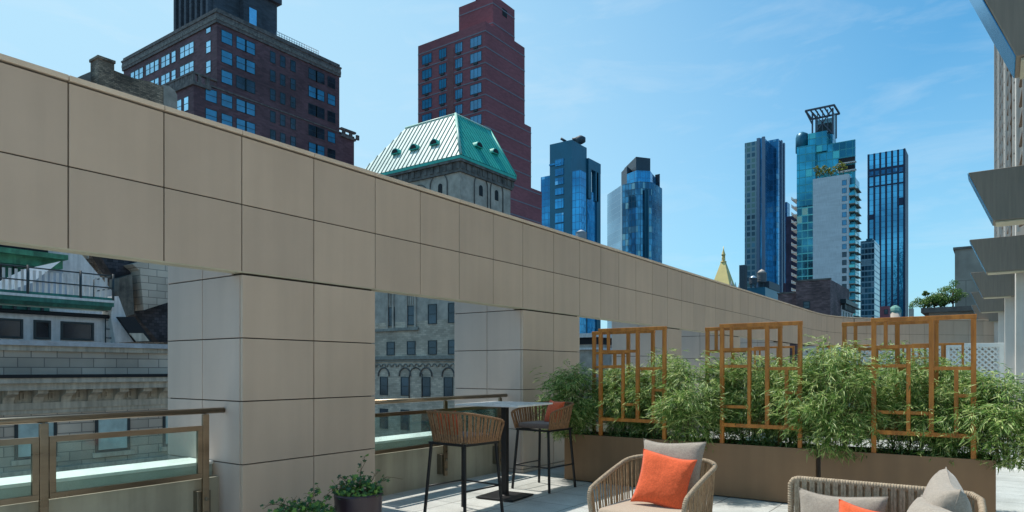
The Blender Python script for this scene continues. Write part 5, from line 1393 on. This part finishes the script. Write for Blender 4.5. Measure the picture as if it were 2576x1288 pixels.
# mid-rise roofs seen low through the third opening
x0, y0, xl, yr, zt = dims(1500, 100, 1330, 1700, 838)
r = thing('office_block', 'low dark roofed block seen between the pillars behind the trellis', 'building', (x0, y0, GZ))
m = MB(); m.box(xl, x0, y0, yr, GZ, zt); m.build('wall', M['stone'], r)
m = MB(); m.box(xl, x0+.5, y0-.5, yr, zt-.6, zt); m.box(xl, x0+.3, y0-.3, yr, zt-2.4, zt-2.1); m.build('cornice', M['white'], r)
m = MB(); m.box(xl, x0+.1, y0-.1, yr, zt-1.6, zt-.6); m.build('shadow_band', M['shadow'], r)
x0, y0, xl, yr, zt = dims(1420, 160, 1300, 1640, 770)
r = thing('office_block', 'blue windowed block low behind the second pillar', 'building', (x0, y0, GZ))
m = MB(); m.box(xl, x0, y0, yr, GZ, zt-12); m.build('curtain_wall', M['bandglass'], r)

# ================================================================== LIGHT, SKY, CAMERA
sun_el = R(63); sdir = Vector((-1, .03, 0)).normalized()        # towards the sun
sd = Vector((sdir.x*math.cos(sun_el), sdir.y*math.cos(sun_el), math.sin(sun_el)))
ld = bpy.data.lights.new('sun', 'SUN'); ld.energy = 5.0; ld.angle = R(.5); ld.color = (1,.93,.83)
lo = bpy.data.objects.new('sun', ld); COL.objects.link(lo); lo.rotation_euler = (-sd).to_track_quat('-Z', 'Y').to_euler(); lo.location = (0,0,60)
w = bpy.data.worlds.new('World'); scene.world = w; w.use_nodes = True; nt = w.node_tree; nt.nodes.clear()
out = N(nt, 'ShaderNodeOutputWorld'); bg = N(nt, 'ShaderNodeBackground'); L(nt, bg.outputs[0], out.inputs[0])
sky = N(nt, 'ShaderNodeTexSky'); sky.sky_type = 'NISHITA'; sky.sun_disc = False; sky.sun_elevation = sun_el
sky.sun_rotation = math.atan2(sd.x, sd.y); sky.altitude = 0; sky.air_density = 1.0; sky.dust_density = 1.2; sky.ozone_density = 2.0
bg.inputs[1].default_value = .125
tc = N(nt, 'ShaderNodeTexCoord'); sp = N(nt, 'ShaderNodeSeparateXYZ'); L(nt, tc.outputs['Generated'], sp.inputs[0])
# haze thickens towards the sun side and the horizon
dt = N(nt, 'ShaderNodeVectorMath', operation='DOT_PRODUCT'); L(nt, tc.outputs['Generated'], dt.inputs[0]); dt.inputs[1].default_value = (-.98, .05, -.35)
mr = N(nt, 'ShaderNodeMapRange'); mr.interpolation_type = 'SMOOTHSTEP'; mr.inputs[1].default_value = -.2; mr.inputs[2].default_value = .72; mr.inputs[3].default_value = 0; mr.inputs[4].default_value = .85
L(nt, dt.outputs['Value'], mr.inputs[0])
mh = N(nt, 'ShaderNodeMapRange'); mh.inputs[1].default_value = 0; mh.inputs[2].default_value = .42; mh.inputs[3].default_value = .7; mh.inputs[4].default_value = 0
L(nt, sp.outputs[2], mh.inputs[0])
mxx = N(nt, 'ShaderNodeMath', operation='MAXIMUM'); L(nt, mr.outputs[0], mxx.inputs[0]); L(nt, mh.outputs[0], mxx.inputs[1])
tint = N(nt, 'ShaderNodeMix', data_type='RGBA', blend_type='MULTIPLY'); tint.inputs[0].default_value = 1; tint.inputs['B'].default_value = (.50,1.27,1.45,1)
L(nt, sky.outputs[0], tint.inputs['A'])
hz = N(nt, 'ShaderNodeMix', data_type='RGBA'); L(nt, mxx.outputs[0], hz.inputs[0]); L(nt, tint.outputs['Result'], hz.inputs['A']); hz.inputs['B'].default_value = (4.3,6.5,7.8,1)
# thin wisps of cirrus
mp = N(nt, 'ShaderNodeMapping'); mp.inputs['Rotation'].default_value = (.2,.3,.5); mp.inputs['Scale'].default_value = (2.2,2.2,9); L(nt, tc.outputs['Generated'], mp.inputs[0])
nz = N(nt, 'ShaderNodeTexNoise'); nz.inputs['Scale'].default_value = 2.2; nz.inputs['Detail'].default_value = 9; nz.inputs['Roughness'].default_value = .6; nz.inputs['Distortion'].default_value = .6; L(nt, mp.outputs[0], nz.inputs['Vector'])
mc = N(nt, 'ShaderNodeMapRange'); mc.inputs[1].default_value = .5; mc.inputs[2].default_value = .8; mc.inputs[3].default_value = 0; mc.inputs[4].default_value = .28; L(nt, nz.outputs[0], mc.inputs[0])
cl = N(nt, 'ShaderNodeMix', data_type='RGBA'); L(nt, mc.outputs[0], cl.inputs[0]); L(nt, hz.outputs['Result'], cl.inputs['A']); cl.inputs['B'].default_value = (6.3,7.2,7.8,1)
L(nt, cl.outputs['Result'], bg.inputs[0])

cam = bpy.data.cameras.new('camera'); cam.sensor_width = 36; cam.lens = F/2576*36; cam.shift_y = (CY-644)/2576; cam.clip_end = 8000; cam.clip_start = .05
co = bpy.data.objects.new('camera', cam); COL.objects.link(co); co.location = (0,0,H); co.rotation_euler = (R(90), 0, YAW); scene.camera = co
scene.view_settings.view_transform = 'Standard'; scene.view_settings.look = 'None'; scene.view_settings.exposure = 0
scene.cycles.max_bounces = 8; scene.cycles.transparent_max_bounces = 12
scene.cycles.use_denoising = True
